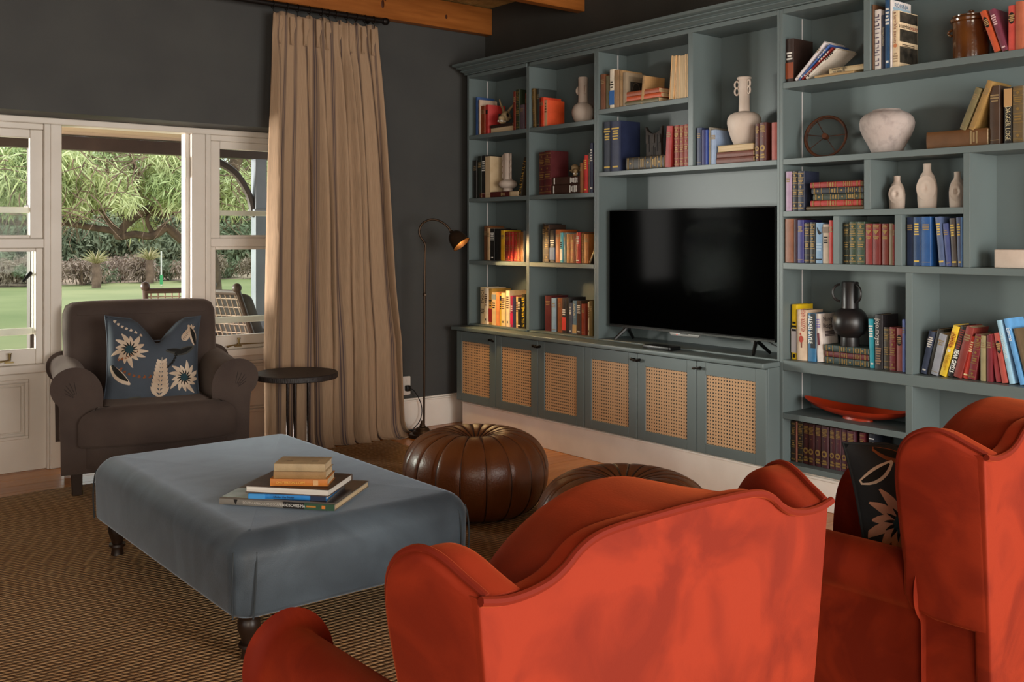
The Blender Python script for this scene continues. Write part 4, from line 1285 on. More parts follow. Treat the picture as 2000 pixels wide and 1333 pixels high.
cushion((-2.115, -4.66, .645), (math.radians(-8), math.radians(-6), math.radians(-40)), 'dark floral cushion with pink petals on the second wing chair', CUSH2, .40, .42, .14,
        [('flower', -.55, .05, .42, .2, PINK), ('leaf', -.95, .55, .5, .3, PETAL), ('leaf', -.2, .35, .6, .9, RUST), ('flower', .35, -.1, .45, .9, PINK), ('leaf', -.1, -.6, .6, .5, RUST), ('fern', -.75, -.8, .6, .9, PETAL), ('leaf', -.7, .95, .5, -.5, RUST), ('leaf', -.3, .8, .55, -.9, PETAL), ('fern', .2, .4, .5, .8, RUST)], .25)
# cubby, pose, y, z, thickness, length, lean, spine x, depth, look, colour, options
BOOKS = [
 ('A1', 'U', -0.2135, 2.091, 0.0221, 0.2736, 0.0, -0.245, 0.155, 'thin blue and white booklet', '2d4a7a', 'plain'),
 ('A1', 'U', -0.2509, 2.091, 0.0205, 0.2502, 0.0, -0.245, 0.155, 'worn cream booklet', 'b89f8a', 'plain'),
 ('A1', 'U', -0.2747, 2.091, 0.0254, 0.2038, 0.0, -0.245, 0.155, 'slim orange-brown book', '8a3c18', 'lines'),
 ('A1', 'U', -0.3015, 2.091, 0.0266, 0.2029, 0.0, -0.245, 0.155, 'rust brown book', '7a3214', 'lines'),
 ('A1', 'U', -0.3317, 2.091, 0.0322, 0.2068, 0.0, -0.245, 0.155, 'red cloth-bound book', 'a82a26', 'label'),
 ('A1', 'F', -0.5049, 2.0914, 0.0368, 0.2626, 0.0, -0.245, 0.155, 'cream-paged book lying flat under the horned skull', '4a3a2a', 'foreout'),
 ('A1', 'F', -0.5023, 2.1286, 0.0188, 0.2462, 0.0, -0.245, 0.155, 'thin dark book lying on the cream-paged book', '2a1c14', 'plain'),
 ('A1', 'U', -0.6475, 2.091, 0.0228, 0.2655, 0.0, -0.245, 0.155, 'dark red slim book', '6a2415', 'lines'),
 ('A1', 'U', -0.6806, 2.091, 0.0418, 0.2752, 0.0, -0.245, 0.155, 'dark green book with gilt lines', '27301f', 'bands'),
 ('A1', 'U', -0.7284, 2.091, 0.046, 0.1662, 0.0, -0.245, 0.155, 'grey plum book', '51434a', 'lines'),
 ('A1', 'U', -0.7651, 2.091, 0.0221, 0.2406, 0.0, -0.245, 0.155, 'brown-red book', '6e2a1c', 'lines'),
 ('A2', 'U', -0.1987, 1.638, 0.037, 0.273, 0.0, -0.245, 0.155, 'black slim book', '16140f', 'lines'),
 ('A2', 'U', -0.2436, 1.638, 0.0439, 0.3004, 0.0, -0.245, 0.155, 'very dark green book', '1f241c', 'lines'),
 ('A2', 'U', -0.2891, 1.638, 0.0455, 0.3028, 0.0, -0.245, 0.155, 'black book with white lettering', '1c1a18', 'title:white'),
 ('A2', 'U', -0.3428, 1.638, 0.0559, 0.2925, 0.0, -0.245, 0.155, 'coverless old book with bare yellowed pages', 'a98450', 'bare'),
 ('A2', 'F', -0.4157, 1.6384, 0.038, 0.3383, 0.0, -0.245, 0.155, 'dark red book lying under the scalloped vase', '4a1712', 'lines'),
 ('A2', 'F', -0.642, 1.6384, 0.0354, 0.0871, 0.0, -0.245, 0.155, 'cream-paged small book lying beside the scalloped vase', '8a7258', 'foreout'),
 ('A2', 'L', -0.6915, 1.638, 0.0321, 0.2641, 14.0, -0.245, 0.155, 'dark book with bold yellow letters leaning on the divider', '2a2216', 'letters:b08a40'),
 ('B1', 'L', -0.8572, 2.091, 0.0229, 0.2635, -3.5, -0.245, 0.155, 'brown gilt-edged book', '5a4420', 'bands'),
 ('B1', 'U', -0.8877, 2.091, 0.0279, 0.2581, 0.0, -0.245, 0.155, 'dark grey-green tall book', '2c3230', 'lines'),
 ('B1', 'U', -0.9155, 2.091, 0.0252, 0.1945, 0.0, -0.245, 0.155, 'dark red slim book', '7a1f16', 'lines'),
 ('B1', 'U', -0.9435, 2.091, 0.0292, 0.1931, 0.0, -0.245, 0.155, 'orange-red book', 'c03a18', 'lines'),
 ('B1', 'U', -0.9709, 2.091, 0.024, 0.174, 0.0, -0.245, 0.155, 'bright orange cloth book with cream spine', 'c8491f', 'creamspine'),
 ('B2', 'U', -0.9163, 1.638, 0.0629, 0.2861, 0.0, -0.235, 0.155, 'large maroon volume', '4a1a1c', 'bands'),
 ('B2', 'U', -0.9848, 1.638, 0.0693, 0.2898, 0.0, -0.235, 0.155, 'larger maroon volume with gilt spine', '4f1c1e', 'bands'),
 ('B2', 'F', -1.1641, 1.6384, 0.0611, 0.2843, 0.0, -0.235, 0.155, 'dark brown book at the bottom of the flat pair', '38221a', 'title:white'),
 ('B2', 'F', -1.1641, 1.6999, 0.0492, 0.2843, 0.0, -0.235, 0.155, 'dark brown book at the top of the flat pair', '3a241c', 'title:white'),
 ('B2', 'U', -1.3073, 1.638, 0.0206, 0.1928, 0.0, -0.235, 0.155, 'tan brown slim book', '7a4c26', 'lines'),
 ('B2', 'U', -1.3285, 1.638, 0.0171, 0.2119, 0.0, -0.235, 0.155, 'orange slim book', 'a8481c', 'lines'),
 ('B2', 'U', -1.3517, 1.638, 0.0272, 0.2384, 0.0, -0.235, 0.155, 'bright red book with yellow lettering', 'b5231c', 'title:e0c050'),
 ('B2', 'U', -1.3782, 1.638, 0.0214, 0.2483, 0.0, -0.235, 0.155, 'grey-brown book', '5a4a3c', 'lines'),
 ('B2', 'U', -1.4051, 1.638, 0.0279, 0.3121, 0.0, -0.235, 0.155, 'tall navy book', '232840', 'title:white'),
 ('B2', 'U', -1.4291, 1.638, 0.0155, 0.2474, 0.0, -0.235, 0.155, 'slim black and red book', '6a1f1c', 'lines'),
 ('A3', 'U', -0.2636, 1.191, 0.0477, 0.2464, 0.0, -0.205, 0.15, 'worn brown leather book', '6a4020', 'lines'),
 ('A3', 'U', -0.3064, 1.191, 0.0324, 0.2313, 0.0, -0.205, 0.15, 'cream book with dark foot', 'c0a078', 'lines'),
 ('A3', 'U', -0.3508, 1.191, 0.0508, 0.2278, 0.0, -0.205, 0.15, 'black book with white lettering', '1a1714', 'title:white'),
 ('A3', 'U', -0.4118, 1.191, 0.066, 0.2226, 0.0, -0.205, 0.15, 'plain black book', '15120f', 'plain'),
 ('A3', 'U', -0.469, 1.191, 0.043, 0.2142, 0.0, -0.205, 0.15, 'yellow-spined book', 'c89a1c', 'lines'),
 ('A3', 'U', -0.5067, 1.191, 0.0271, 0.2028, 0.0, -0.205, 0.15, 'dark red gilt book', '6a1a14', 'bands'),
 ('A3', 'U', -0.5363, 1.191, 0.0295, 0.2043, 0.0, -0.205, 0.15, 'crimson gilt book', '8f1f18', 'bands'),
 ('A3', 'U', -0.5676, 1.191, 0.0281, 0.2026, 0.0, -0.205, 0.15, 'bright red gilt book', 'a01f18', 'bands'),
 ('A3', 'U', -0.6, 1.191, 0.0316, 0.2041, 0.0, -0.205, 0.15, 'scarlet gilt book', '9a1c18', 'bands'),
 ('A3', 'U', -0.6353, 1.191, 0.0339, 0.2024, 0.0, -0.205, 0.15, 'orange-brown gilt book', '8a4018', 'bands'),
 ('A3', 'U', -0.6728, 1.191, 0.0361, 0.2023, 0.0, -0.205, 0.15, 'tan gilt book', '8a5220', 'bands'),
 ('A3', 'U', -0.702, 1.191, 0.0148, 0.2101, 0.0, -0.205, 0.15, 'slim grey book', '6a6a68', 'plain'),
 ('B3', 'U', -0.902, 1.191, 0.0272, 0.2571, 0.0, -0.205, 0.15, 'black-brown tall book', '1f1712', 'lines'),
 ('B3', 'U', -0.9413, 1.191, 0.0468, 0.2491, 0.0, -0.205, 0.15, 'dark brown tall leather book', '33231a', 'bands'),
 ('B3', 'U', -0.9948, 1.191, 0.0531, 0.2167, 0.0, -0.205, 0.15, 'black book with white and blue stripe', '1c1a20', 'stripe:5a6f9a'),
 ('B3', 'U', -1.0476, 1.191, 0.0479, 0.2165, 0.0, -0.205, 0.15, 'orange-brown book', '9a4f20', 'lines'),
 ('B3', 'U', -1.0852, 1.191, 0.0204, 0.1967, 0.0, -0.205, 0.15, 'turquoise and white slim book', '5aa0a8', 'stripe:e8e0d0'),
 ('B3', 'U', -1.1122, 1.191, 0.0292, 0.1967, 0.0, -0.205, 0.15, 'grey-teal book', '6a7a78', 'lines'),
 ('B3', 'U', -1.1519, 1.191, 0.0367, 0.1891, 0.0, -0.205, 0.15, 'tan calf book', '96592e', 'bands'),
 ('B3', 'U', -1.189, 1.191, 0.0331, 0.1891, 0.0, -0.205, 0.15, 'chestnut calf book', '8a4a24', 'bands'),
 ('B3', 'U', -1.2181, 1.191, 0.0208, 0.1905, 0.0, -0.205, 0.15, 'reddish brown slim book', '7a3a20', 'lines'),
 ('B3', 'U', -1.247, 1.191, 0.0326, 0.1978, 0.0, -0.205, 0.15, 'red book with white lettering', 'a82a26', 'title:white'),
 ('B3', 'U', -1.2806, 1.191, 0.0302, 0.1963, 0.0, -0.205, 0.15, 'brown book with bold gilt stripes', '6a4420', 'bands'),
 ('B3', 'U', -1.3192, 1.191, 0.0406, 0.186, 0.0, -0.205, 0.15, 'amber-brown book with dark red cover', 'a0602a', 'lines'),
 ('B3', 'L', -1.3565, 1.191, 0.0185, 0.1, 28.9, -0.205, 0.15, 'short black gilt book toppled against the side', '2a2018', 'bands'),
 ('A4', 'U', -0.2405, 0.733, 0.0576, 0.2638, 0.0, -0.215, 0.17, 'thick cream book titled IDEAS', 'd8c096', 'text:IDEAS'),
 ('A4', 'U', -0.289, 0.733, 0.0366, 0.2608, 0.0, -0.215, 0.17, 'white book with black mark', 'dccbb0', 'mark'),
 ('A4', 'U', -0.3302, 0.733, 0.0403, 0.2559, 0.0, -0.215, 0.17, 'gold and red torn-jacket book', 'b08a3a', 'stripe:8a2018'),
 ('A4', 'U', -0.3763, 0.733, 0.0466, 0.2334, 0.0, -0.215, 0.17, 'pale cream book with blue note', 'd2b98c', 'stripe:9aa8b0'),
 ('A4', 'U', -0.4214, 0.733, 0.0382, 0.2354, 0.0, -0.215, 0.17, 'orange-pink book', 'd0824a', 'plain'),
 ('A4', 'U', -0.4517, 0.733, 0.017, 0.227, 0.0, -0.215, 0.17, 'yellow and navy slim book', 'c8a020', 'stripe:2a3040'),
 ('A4', 'U', -0.4849, 0.733, 0.0442, 0.2342, 0.0, -0.215, 0.17, 'cream paperback', 'd8c08c', 'mark'),
 ('A4', 'U', -0.5378, 0.733, 0.0411, 0.2518, 0.0, -0.215, 0.17, 'tall ivory book', 'dcc8a0', 'mark'),
 ('A4', 'U', -0.5762, 0.733, 0.0306, 0.2167, 0.0, -0.215, 0.17, 'magenta and maroon book', '8a2040', 'stripe:c02050'),
 ('A4', 'U', -0.6061, 0.733, 0.024, 0.207, 0.0, -0.215, 0.17, 'navy slim book', '2a2c4a', 'plain'),
 ('A4', 'U', -0.6332, 0.733, 0.0251, 0.2131, 0.0, -0.215, 0.17, 'buff slim book', 'd0b078', 'mark'),
 ('A4', 'U', -0.6645, 0.733, 0.0324, 0.2067, 0.0, -0.215, 0.17, 'black book with white lettering', '1f1b16', 'title:white'),
 ('A4', 'U', -0.7023, 0.733, 0.0384, 0.2321, 0.0, -0.215, 0.17, 'black and yellow book', '2a2410', 'letters:e0c020'),
 ('B4', 'U', -0.9436, 0.733, 0.0678, 0.2353, 0.0, -0.205, 0.15, 'thick dark maroon book', '4a1218', 'lines'),
 ('B4', 'U', -1.0075, 0.733, 0.0484, 0.2216, 0.0, -0.205, 0.15, 'pale blue book', '7a94b0', 'lines'),
 ('B4', 'U', -1.0403, 0.733, 0.0126, 0.2209, 0.0, -0.205, 0.15, 'thin dark book', '2a2420', 'plain'),
 ('B4', 'U', -1.0715, 0.733, 0.0454, 0.2262, 0.0, -0.205, 0.15, 'brown book', '7a4526', 'lines'),
 ('B4', 'U', -1.1144, 0.733, 0.0337, 0.2268, 0.0, -0.205, 0.15, 'black and red book', '2a2224', 'stripe:d04038'),
 ('B4', 'U', -1.1474, 0.733, 0.0278, 0.233, 0.0, -0.205, 0.15, 'plain black book', '1a1618', 'plain'),
 ('B4', 'U', -1.1763, 0.733, 0.0254, 0.2001, 0.0, -0.205, 0.15, 'slate grey book', '4a4a56', 'title:white'),
 ('B4', 'U', -1.2099, 0.733, 0.0373, 0.2145, 0.0, -0.205, 0.15, 'blue and cream book titled AIRPORT', '5a748a', 'text:AIRPORT:d8c8a0'),
 ('B4', 'U', -1.2525, 0.733, 0.0391, 0.2167, 0.0, -0.205, 0.15, 'dark brown book with silver lettering', '38241c', 'title:white'),
 ('B4', 'U', -1.2925, 0.733, 0.0344, 0.1989, 0.0, -0.205, 0.15, 'rust red book', '7a2c18', 'lines'),
 ('B4', 'U', -1.3395, 0.733, 0.0191, 0.2131, 0.0, -0.205, 0.15, 'torn white and black book', 'b8ac98', 'mark'),
 ('B4', 'U', -1.3676, 0.733, 0.0327, 0.2218, 0.0, -0.205, 0.15, 'olive gilt book', '5a4a20', 'lines'),
 ('M1', 'U', -1.52, 2.148, 0.04, 0.2157, 0.0, -0.25, 0.17, 'cracked brown leather book', '6a3c1e', 'lines'),
 ('M1', 'U', -1.5557, 2.148, 0.0272, 0.2023, 0.0, -0.25, 0.17, 'olive drab slim book', '5a5238', 'plain'),
 ('M1', 'U', -1.6012, 2.148, 0.0379, 0.236, 0.0, -0.25, 0.17, 'white and blue jacketed book', 'd0c4b0', 'stripe:2a60a0'),
 ('M1', 'U', -1.6419, 2.148, 0.0395, 0.2266, 0.0, -0.25, 0.17, 'tan book', '8a6a48', 'lines'),
 ('M1', 'U', -1.6782, 2.148, 0.0293, 0.2191, 0.0, -0.25, 0.17, 'tan book with pale cover', '96764e', 'lines'),
 ('M1', 'U', -1.7094, 2.148, 0.0291, 0.2026, 0.0, -0.25, 0.17, 'frayed book with a framed picture cover', '8a7860', 'picture'),
 ('M1', 'L', -1.8512, 2.148, 0.0223, 0.1634, 6.5, -0.25, 0.17, 'tan book leaning behind the picture cover', 'a07c50', 'lines'),
 ('M1', 'F', -1.8463, 2.1484, 0.0259, 0.2795, 0.0, -0.25, 0.17, 'olive book at the pile bottom', '5a5030', 'plain'),
 ('M1', 'F', -1.8539, 2.1747, 0.0272, 0.2948, 0.0, -0.25, 0.17, 'bright orange book in the flat pile', 'b0481c', 'plain'),
 ('M1', 'F', -1.8458, 2.2023, 0.0286, 0.2786, 0.0, -0.25, 0.17, 'russet book on top of the flat pile', '8f4422', 'plain'),
 ('M1', 'L', -2.0833, 2.148, 0.0324, 0.2498, 4.6, -0.25, 0.17, 'cream book leaning, pages outward', 'c8a070', 'foreout'),
 ('M1', 'U', -2.1244, 2.148, 0.0252, 0.2469, 0.0, -0.25, 0.17, 'tall cream book, pages outward', 'c8ac88', 'foreout'),
 ('M1', 'U', -2.1631, 2.148, 0.0472, 0.2453, 0.0, -0.25, 0.17, 'thick cream book, pages outward', 'cdb08a', 'foreout'),
 ('M1', 'U', -2.1982, 2.148, 0.0196, 0.2469, 0.0, -0.25, 0.17, 'tallest cream book, pages outward', 'd0b48c', 'foreout'),
 ('M2', 'U', -1.5469, 1.761, 0.0667, 0.3088, 0.0, -0.245, 0.17, 'navy gilt-lettered volume', '1d2434', 'title:c8a850'),
 ('M2', 'U', -1.6278, 1.761, 0.0871, 0.3051, 0.0, -0.245, 0.17, 'thick navy gilt-lettered volume', '1c2440', 'title:c8a850'),
 ('M2', 'F', -1.8694, 1.7614, 0.0754, 0.3047, 0.0, -0.245, 0.17, 'thick black gilt-patterned book lying under the carved board', '2a241a', 'bands'),
 ('M2', 'L', -2.0501, 1.761, 0.0424, 0.2374, 3.2, -0.245, 0.17, 'red pattern-grained book', '8f2c28', 'lines'),
 ('M2', 'U', -2.1151, 1.761, 0.0331, 0.2373, 0.0, -0.245, 0.17, 'brown-red book nearest the bright red one', '7a2e20', 'bands'),
 ('M2', 'U', -2.1502, 1.761, 0.0319, 0.2355, 0.0, -0.245, 0.17, 'brown-red book between two alike', '7c3022', 'bands'),
 ('M2', 'U', -2.1857, 1.761, 0.0324, 0.2377, 0.0, -0.245, 0.17, 'brown-red book against the divider', '84352a', 'bands'),
 ('M3', 'U', -2.2817, 1.761, 0.0365, 0.2088, 0.0, -0.245, 0.17, 'navy mottled book', '2b3450', 'lines'),
 ('M3', 'U', -2.3156, 1.761, 0.0247, 0.1944, 0.0, -0.245, 0.17, 'indigo book', '2a2a5a', 'plain'),
 ('M3', 'U', -2.3382, 1.761, 0.0172, 0.1926, 0.0, -0.245, 0.17, 'royal blue slim book', '243a80', 'plain'),
 ('M3', 'U', -2.3573, 1.761, 0.013, 0.205, 0.0, -0.245, 0.17, 'tan-grey slim book', '7a7468', 'lines'),
 ('M3', 'U', -2.384, 1.761, 0.0339, 0.1888, 0.0, -0.245, 0.17, 'pale steel blue book', '7d8ea8', 'lines'),
 ('M3', 'F', -2.5311, 1.7614, 0.031, 0.2459, 0.0, -0.245, 0.17, 'red-brown leather book at the bottom under the tall vase', '5a2a1a', 'plain'),
 ('M3', 'F', -2.5293, 1.7928, 0.031, 0.2422, 0.0, -0.245, 0.17, 'red-brown leather book in the middle under the tall vase', '5e2c1c', 'plain'),
 ('M3', 'F', -2.5317, 1.8242, 0.0347, 0.2343, 0.0, -0.245, 0.17, 'yellow-edged book directly under the tall vase', '8a7038', 'foreout'),
 ('M3', 'U', -2.6741, 1.761, 0.0282, 0.1976, 0.0, -0.245, 0.17, 'maroon gilt volume with medallion next to the tall vase', '4a211c', 'medal'),
 ('M3', 'U', -2.7114, 1.761, 0.0403, 0.201, 0.0, -0.245, 0.17, 'wider maroon gilt volume with medallion', '4d241e', 'medal'),
 ('M3', 'U', -2.79, 1.761, 0.0387, 0.1941, 0.0, -0.245, 0.17, 'salmon red book against the upright', '96453a', 'plain'),
 ('R1', 'U', -2.8796, 2.153, 0.0452, 0.2227, 0.0, -0.25, 0.17, 'dark leather book with orange bands', '2c1c16', 'stripe:8a4020'),
 ('R1', 'L', -2.9207, 2.153, 0.0141, 0.2408, 46.0, -0.25, 0.17, 'white slanted paperback', 'c8c0c0', 'lines'),
 ('R1', 'L', -2.9405, 2.153, 0.0106, 0.2323, 49.5, -0.25, 0.17, 'blue slanted paperback', '3a5a98', 'title:white'),
 ('R1', 'L', -2.959, 2.153, 0.0109, 0.2204, 52.4, -0.25, 0.17, 'dark red slanted paperback', '7a2420', 'text:Karoo:e0d8cc'),
 ('R1', 'L', -2.9841, 2.153, 0.0135, 0.2151, 54.9, -0.25, 0.17, 'white slanted book with newspaper cover', 'c4bcb0', 'title:dark'),
 ('R1', 'F', -3.142, 2.1534, 0.0123, 0.2167, 0.0, -0.25, 0.17, 'thin buff book lying under the slanted ones', 'a88a60', 'plain'),
 ('R1', 'F', -3.2081, 2.1661, 0.0268, 0.1916, 0.0, -0.25, 0.17, 'cream lying book with black handwriting title', 'a89470', 'text:they eat right:15110e'),
 ('R2', 'U', -3.3535, 2.153, 0.009, 0.3105, 0.0, -0.25, 0.17, 'brown slim book', '5a3c26', 'plain'),
 ('R2', 'U', -3.3739, 2.153, 0.0301, 0.2826, 0.0, -0.25, 0.17, 'white floral-jacketed book', 'c2bab4', 'letters:5a5060'),
 ('R2', 'U', -3.4018, 2.153, 0.0218, 0.2539, 0.0, -0.25, 0.17, 'navy book with tan lettering', '1d2438', 'text:frozen planet:a89a80'),
 ('R2', 'U', -3.4274, 2.153, 0.0242, 0.3222, 0.0, -0.25, 0.17, 'tall blue book with white lettering', '1f4468', 'title:white'),
 ('R2', 'U', -3.4452, 2.153, 0.0089, 0.3166, 0.0, -0.25, 0.17, 'large white book behind the black-banded one', 'cfc8c4', 'cover:ROBINA:3a6a8a'),
 ('R2', 'U', -3.4663, 2.153, 0.0308, 0.2614, 0.0, -0.25, 0.17, 'cream book with black photo bands', 'cbb594', 'cover2'),
 ('R2', 'L', -3.9362, 2.153, 0.0252, 0.1952, -19.1, -0.25, 0.17, 'orange book with black oval label leaning', 'b04a28', 'oval'),
 ('R2', 'L', -3.968, 2.153, 0.0251, 0.1941, -17.8, -0.25, 0.17, 'plum purple book leaning', '6a3040', 'title:d0b0b0'),
 ('R2', 'U', -3.9958, 2.153, 0.0313, 0.1917, 0.0, -0.25, 0.17, 'coral red book with black label', 'c04a40', 'oval'),
 ('R2', 'U', -4.0292, 2.153, 0.0325, 0.2026, 0.0, -0.25, 0.17, 'salmon brown book at the frame edge', 'a0563c', 'plain'),
 ('R3', 'F', -3.7494, 1.7624, 0.0745, 0.2755, 0.0, -0.235, 0.17, 'big scuffed brown leather book lying flat', '5a3a1c', 'lines'),
 ('R3', 'L', -3.7777, 1.8315, 0.0287, 0.1909, 22.5, -0.235, 0.17, 'olive tan old book leaning on the flat leather one', '6a6040', 'lines'),
 ('R3', 'L', -3.8161, 1.8294, 0.0267, 0.2202, 22.7, -0.235, 0.17, 'tan old book leaning on the flat leather one', '8a6c3c', 'lines'),
 ('R3', 'U', -3.9157, 1.762, 0.0452, 0.2526, 0.0, -0.235, 0.17, 'scuffed dark brown leather book standing slightly askew', '3d2a1c', 'lines'),
 ('R3', 'U', -3.9732, 1.762, 0.0337, 0.2373, 0.0, -0.235, 0.17, 'black book with cream top and tall lettering', '1d1a16', 'dagger'),
 ('R3', 'U', -4.0149, 1.762, 0.0456, 0.2399, 0.0, -0.235, 0.17, 'brown gilt-tooled old book', '5a4a30', 'bands'),
 ('R4', 'U', -2.8773, 1.495, 0.0334, 0.2004, 0.0, -0.25, 0.13, 'lilac pink book', '9a8098', 'lines'),
 ('R4', 'U', -2.9124, 1.495, 0.0323, 0.2025, 0.0, -0.25, 0.13, 'black gilt book beside the lilac one', '1f1f24', 'bands'),
 ('R4', 'U', -2.949, 1.495, 0.0379, 0.1994, 0.0, -0.25, 0.13, 'navy gilt book with plain cover', '23283a', 'bands'),
 ('R4', 'F', -3.144, 1.4954, 0.0184, 0.3198, 0.0, -0.25, 0.13, 'olive brown book at the bottom of the flat pile', '4a3a20', 'plain'),
 ('R4', 'F', -3.1457, 1.5142, 0.0289, 0.2792, 0.0, -0.25, 0.13, 'bright red gilt book second from the bottom of the pile', '9a2a24', 'bands'),
 ('R4', 'F', -3.1621, 1.5435, 0.0312, 0.2771, 0.0, -0.25, 0.13, 'dark green gilt book in the middle of the pile', '2a3226', 'bands'),
 ('R4', 'F', -3.1588, 1.5751, 0.0306, 0.285, 0.0, -0.25, 0.13, 'black gilt book second from the top of the pile', '22242c', 'bands'),
 ('R4', 'F', -3.1478, 1.6061, 0.0282, 0.2776, 0.0, -0.25, 0.13, 'red gilt book topping the pile', '8a2a26', 'bands'),
 ('R5', 'U', -2.8845, 1.231, 0.055, 0.2234, 0.0, -0.252, 0.16, 'frayed rust-brown cloth book', '7a4c34', 'plain'),
 ('R5', 'U', -2.9225, 1.231, 0.018, 0.2203, 0.0, -0.252, 0.16, 'dark plum slim book', '33202a', 'plain'),
 ('R5', 'U', -2.9511, 1.231, 0.0349, 0.2162, 0.0, -0.252, 0.16, 'violet-blue book', '33306a', 'lines'),
 ('R5', 'U', -2.9855, 1.231, 0.0294, 0.2032, 0.0, -0.252, 0.16, 'black gilt-panelled book', '1d1c20', 'bands'),
 ('R5', 'U', -3.0184, 1.231, 0.0305, 0.2041, 0.0, -0.252, 0.16, 'black gilt-framed book', '20211f', 'bands'),
 ('R5', 'U', -3.0556, 1.231, 0.0395, 0.2019, 0.0, -0.252, 0.16, 'light blue book with a black bird', '6a88a4', 'bird'),
 ('R5', 'U', -3.0955, 1.231, 0.0362, 0.1934, 0.0, -0.252, 0.16, 'beige book with grey band', 'a0907e', 'stripe:7a6a5c'),
 ('R5', 'U', -3.128, 1.231, 0.0232, 0.2128, 0.0, -0.252, 0.16, 'red book against the divider', 'a03028', 'lines'),
 ('R6', 'U', -3.2028, 1.231, 0.0281, 0.2005, 0.0, -0.24, 0.13, 'dark green gilt book at the shadowed end', '23281e', 'bands'),
 ('R6', 'U', -3.2379, 1.231, 0.038, 0.2044, 0.0, -0.24, 0.13, 'green gilt-starred book', '2c3a28', 'bands'),
 ('R6', 'U', -3.2787, 1.231, 0.0408, 0.204, 0.0, -0.24, 0.13, 'bright green gilt-starred book', '2f4030', 'bands'),
 ('R6', 'U', -3.3235, 1.231, 0.0369, 0.1939, 0.0, -0.24, 0.13, 'bright maroon book with gilt chevron', '7a221e', 'chev'),
 ('R6', 'U', -3.3641, 1.231, 0.039, 0.1936, 0.0, -0.24, 0.13, 'dark maroon book with gilt chevron', '6a201c', 'chev'),
 ('R6', 'U', -3.4065, 1.231, 0.0314, 0.1932, 0.0, -0.24, 0.13, 'brown-maroon book with gilt chevron', '6a2c22', 'chev'),
 ('R6', 'U', -3.4346, 1.231, 0.0222, 0.1941, 0.0, -0.24, 0.13, 'marbled grey-brown book', '7a6c54', 'lines'),
 ('R6', 'U', -3.4533, 1.231, 0.0114, 0.1904, 0.0, -0.24, 0.13, 'thin red book', '8a2c26', 'lines'),
 ('R7', 'U', -3.5306, 1.231, 0.0332, 0.2221, 0.0, -0.24, 0.15, 'navy book in the shadowed end', '232f4a', 'lines'),
 ('R7', 'U', -3.567, 1.231, 0.0346, 0.2227, 0.0, -0.24, 0.15, 'dark blue gilt book', '1f3a60', 'title:c8a850'),
 ('R7', 'U', -3.6113, 1.231, 0.0467, 0.2232, 0.0, -0.24, 0.15, 'wide bright blue book', '1f4a80', 'lines'),
 ('R7', 'L', -3.6861, 1.231, 0.025, 0.2215, -5.2, -0.24, 0.15, 'slate blue gilt book leaning', '4a5878', 'title:c8a850'),
 ('R7', 'L', -3.7137, 1.231, 0.0242, 0.1917, -4.8, -0.24, 0.15, 'short violet-blue book leaning', '404a7a', 'lines'),
 ('R7', 'L', -3.7404, 1.231, 0.0234, 0.2148, -3.4, -0.24, 0.15, 'charcoal book with gilt title leaning', '4a423e', 'title:c8a850'),
 ('R7', 'L', -3.7672, 1.231, 0.0221, 0.2188, -2.2, -0.24, 0.15, 'grey-blue slim book leaning', '4a5470', 'title:c8a850'),
 ('R7', 'U', -3.7777, 1.231, 0.0102, 0.2197, 0.0, -0.24, 0.15, 'thin pale blue book at the divider', '4a70a0', 'plain'),
 ('R8', 'U', -2.8791, 0.733, 0.0334, 0.2811, 0.0, -0.21, 0.14, 'tall yellow book with white foot', 'd8b41c', 'stripef:c0b8b8'),
 ('R8', 'U', -2.9295, 0.733, 0.0628, 0.257, 0.0, -0.21, 0.14, 'cream book with red title and red figure', 'c8ae94', 'redfig'),
 ('R8', 'U', -2.9889, 0.733, 0.0441, 0.2427, 0.0, -0.21, 0.14, 'blue book with bold white capitals', '24628a', 'text:ALEXEI SAYLE:e8e8e0'),
 ('R8', 'L', -3.0326, 0.733, 0.0376, 0.2417, -4.0, -0.21, 0.14, 'white purple-lettered book half behind the vase', 'cfc4bc', 'covern'),
 ('R8', 'F', -3.1819, 0.7334, 0.0325, 0.2349, 0.0, -0.21, 0.14, 'lowest small green gilt book under the vase', '2c3a38', 'bands'),
 ('R8', 'F', -3.1811, 0.7663, 0.027, 0.2363, 0.0, -0.21, 0.14, 'small maroon gilt book under the vase', '5a2024', 'bands'),
 ('R8', 'F', -3.179, 0.7937, 0.0319, 0.2406, 0.0, -0.21, 0.14, 'topmost small green gilt book under the vase', '2e3c38', 'bands'),
 ('R8', 'L', -3.3198, 0.733, 0.0277, 0.2346, -2.1, -0.21, 0.14, 'teal book with white title', '1f8a9a', 'title:white'),
 ('R8', 'U', -3.3566, 0.733, 0.0405, 0.2592, 0.0, -0.21, 0.14, 'black book with large grey lowercase letters', '262224', 'text:jojo moyes:c8c0b8'),
 ('R8', 'U', -3.3939, 0.733, 0.0264, 0.201, 0.0, -0.21, 0.14, 'brown gilt slim book', '3a3024', 'bands'),
 ('R8', 'U', -3.4263, 0.733, 0.0319, 0.2034, 0.0, -0.21, 0.14, 'maroon gilt-framed book', '6a2024', 'bands'),
 ('R8', 'U', -3.4603, 0.733, 0.0309, 0.2011, 0.0, -0.21, 0.14, 'dusty red book with dark oval', '8a4a44', 'oval'),
 ('R8', 'U', -3.4854, 0.733, 0.0156, 0.245, 0.0, -0.21, 0.14, 'periwinkle blue slim book', '5a6aa8', 'lines'),
 ('R9', 'L', -3.5799, 0.733, 0.0308, 0.1996, 12.2, -0.21, 0.14, 'slate navy book leaning at the divider', '3c4458', 'title:white'),
 ('R9', 'L', -3.6053, 0.733, 0.0163, 0.216, 13.8, -0.21, 0.14, 'very dark tall book leaning', '2a2824', 'plain'),
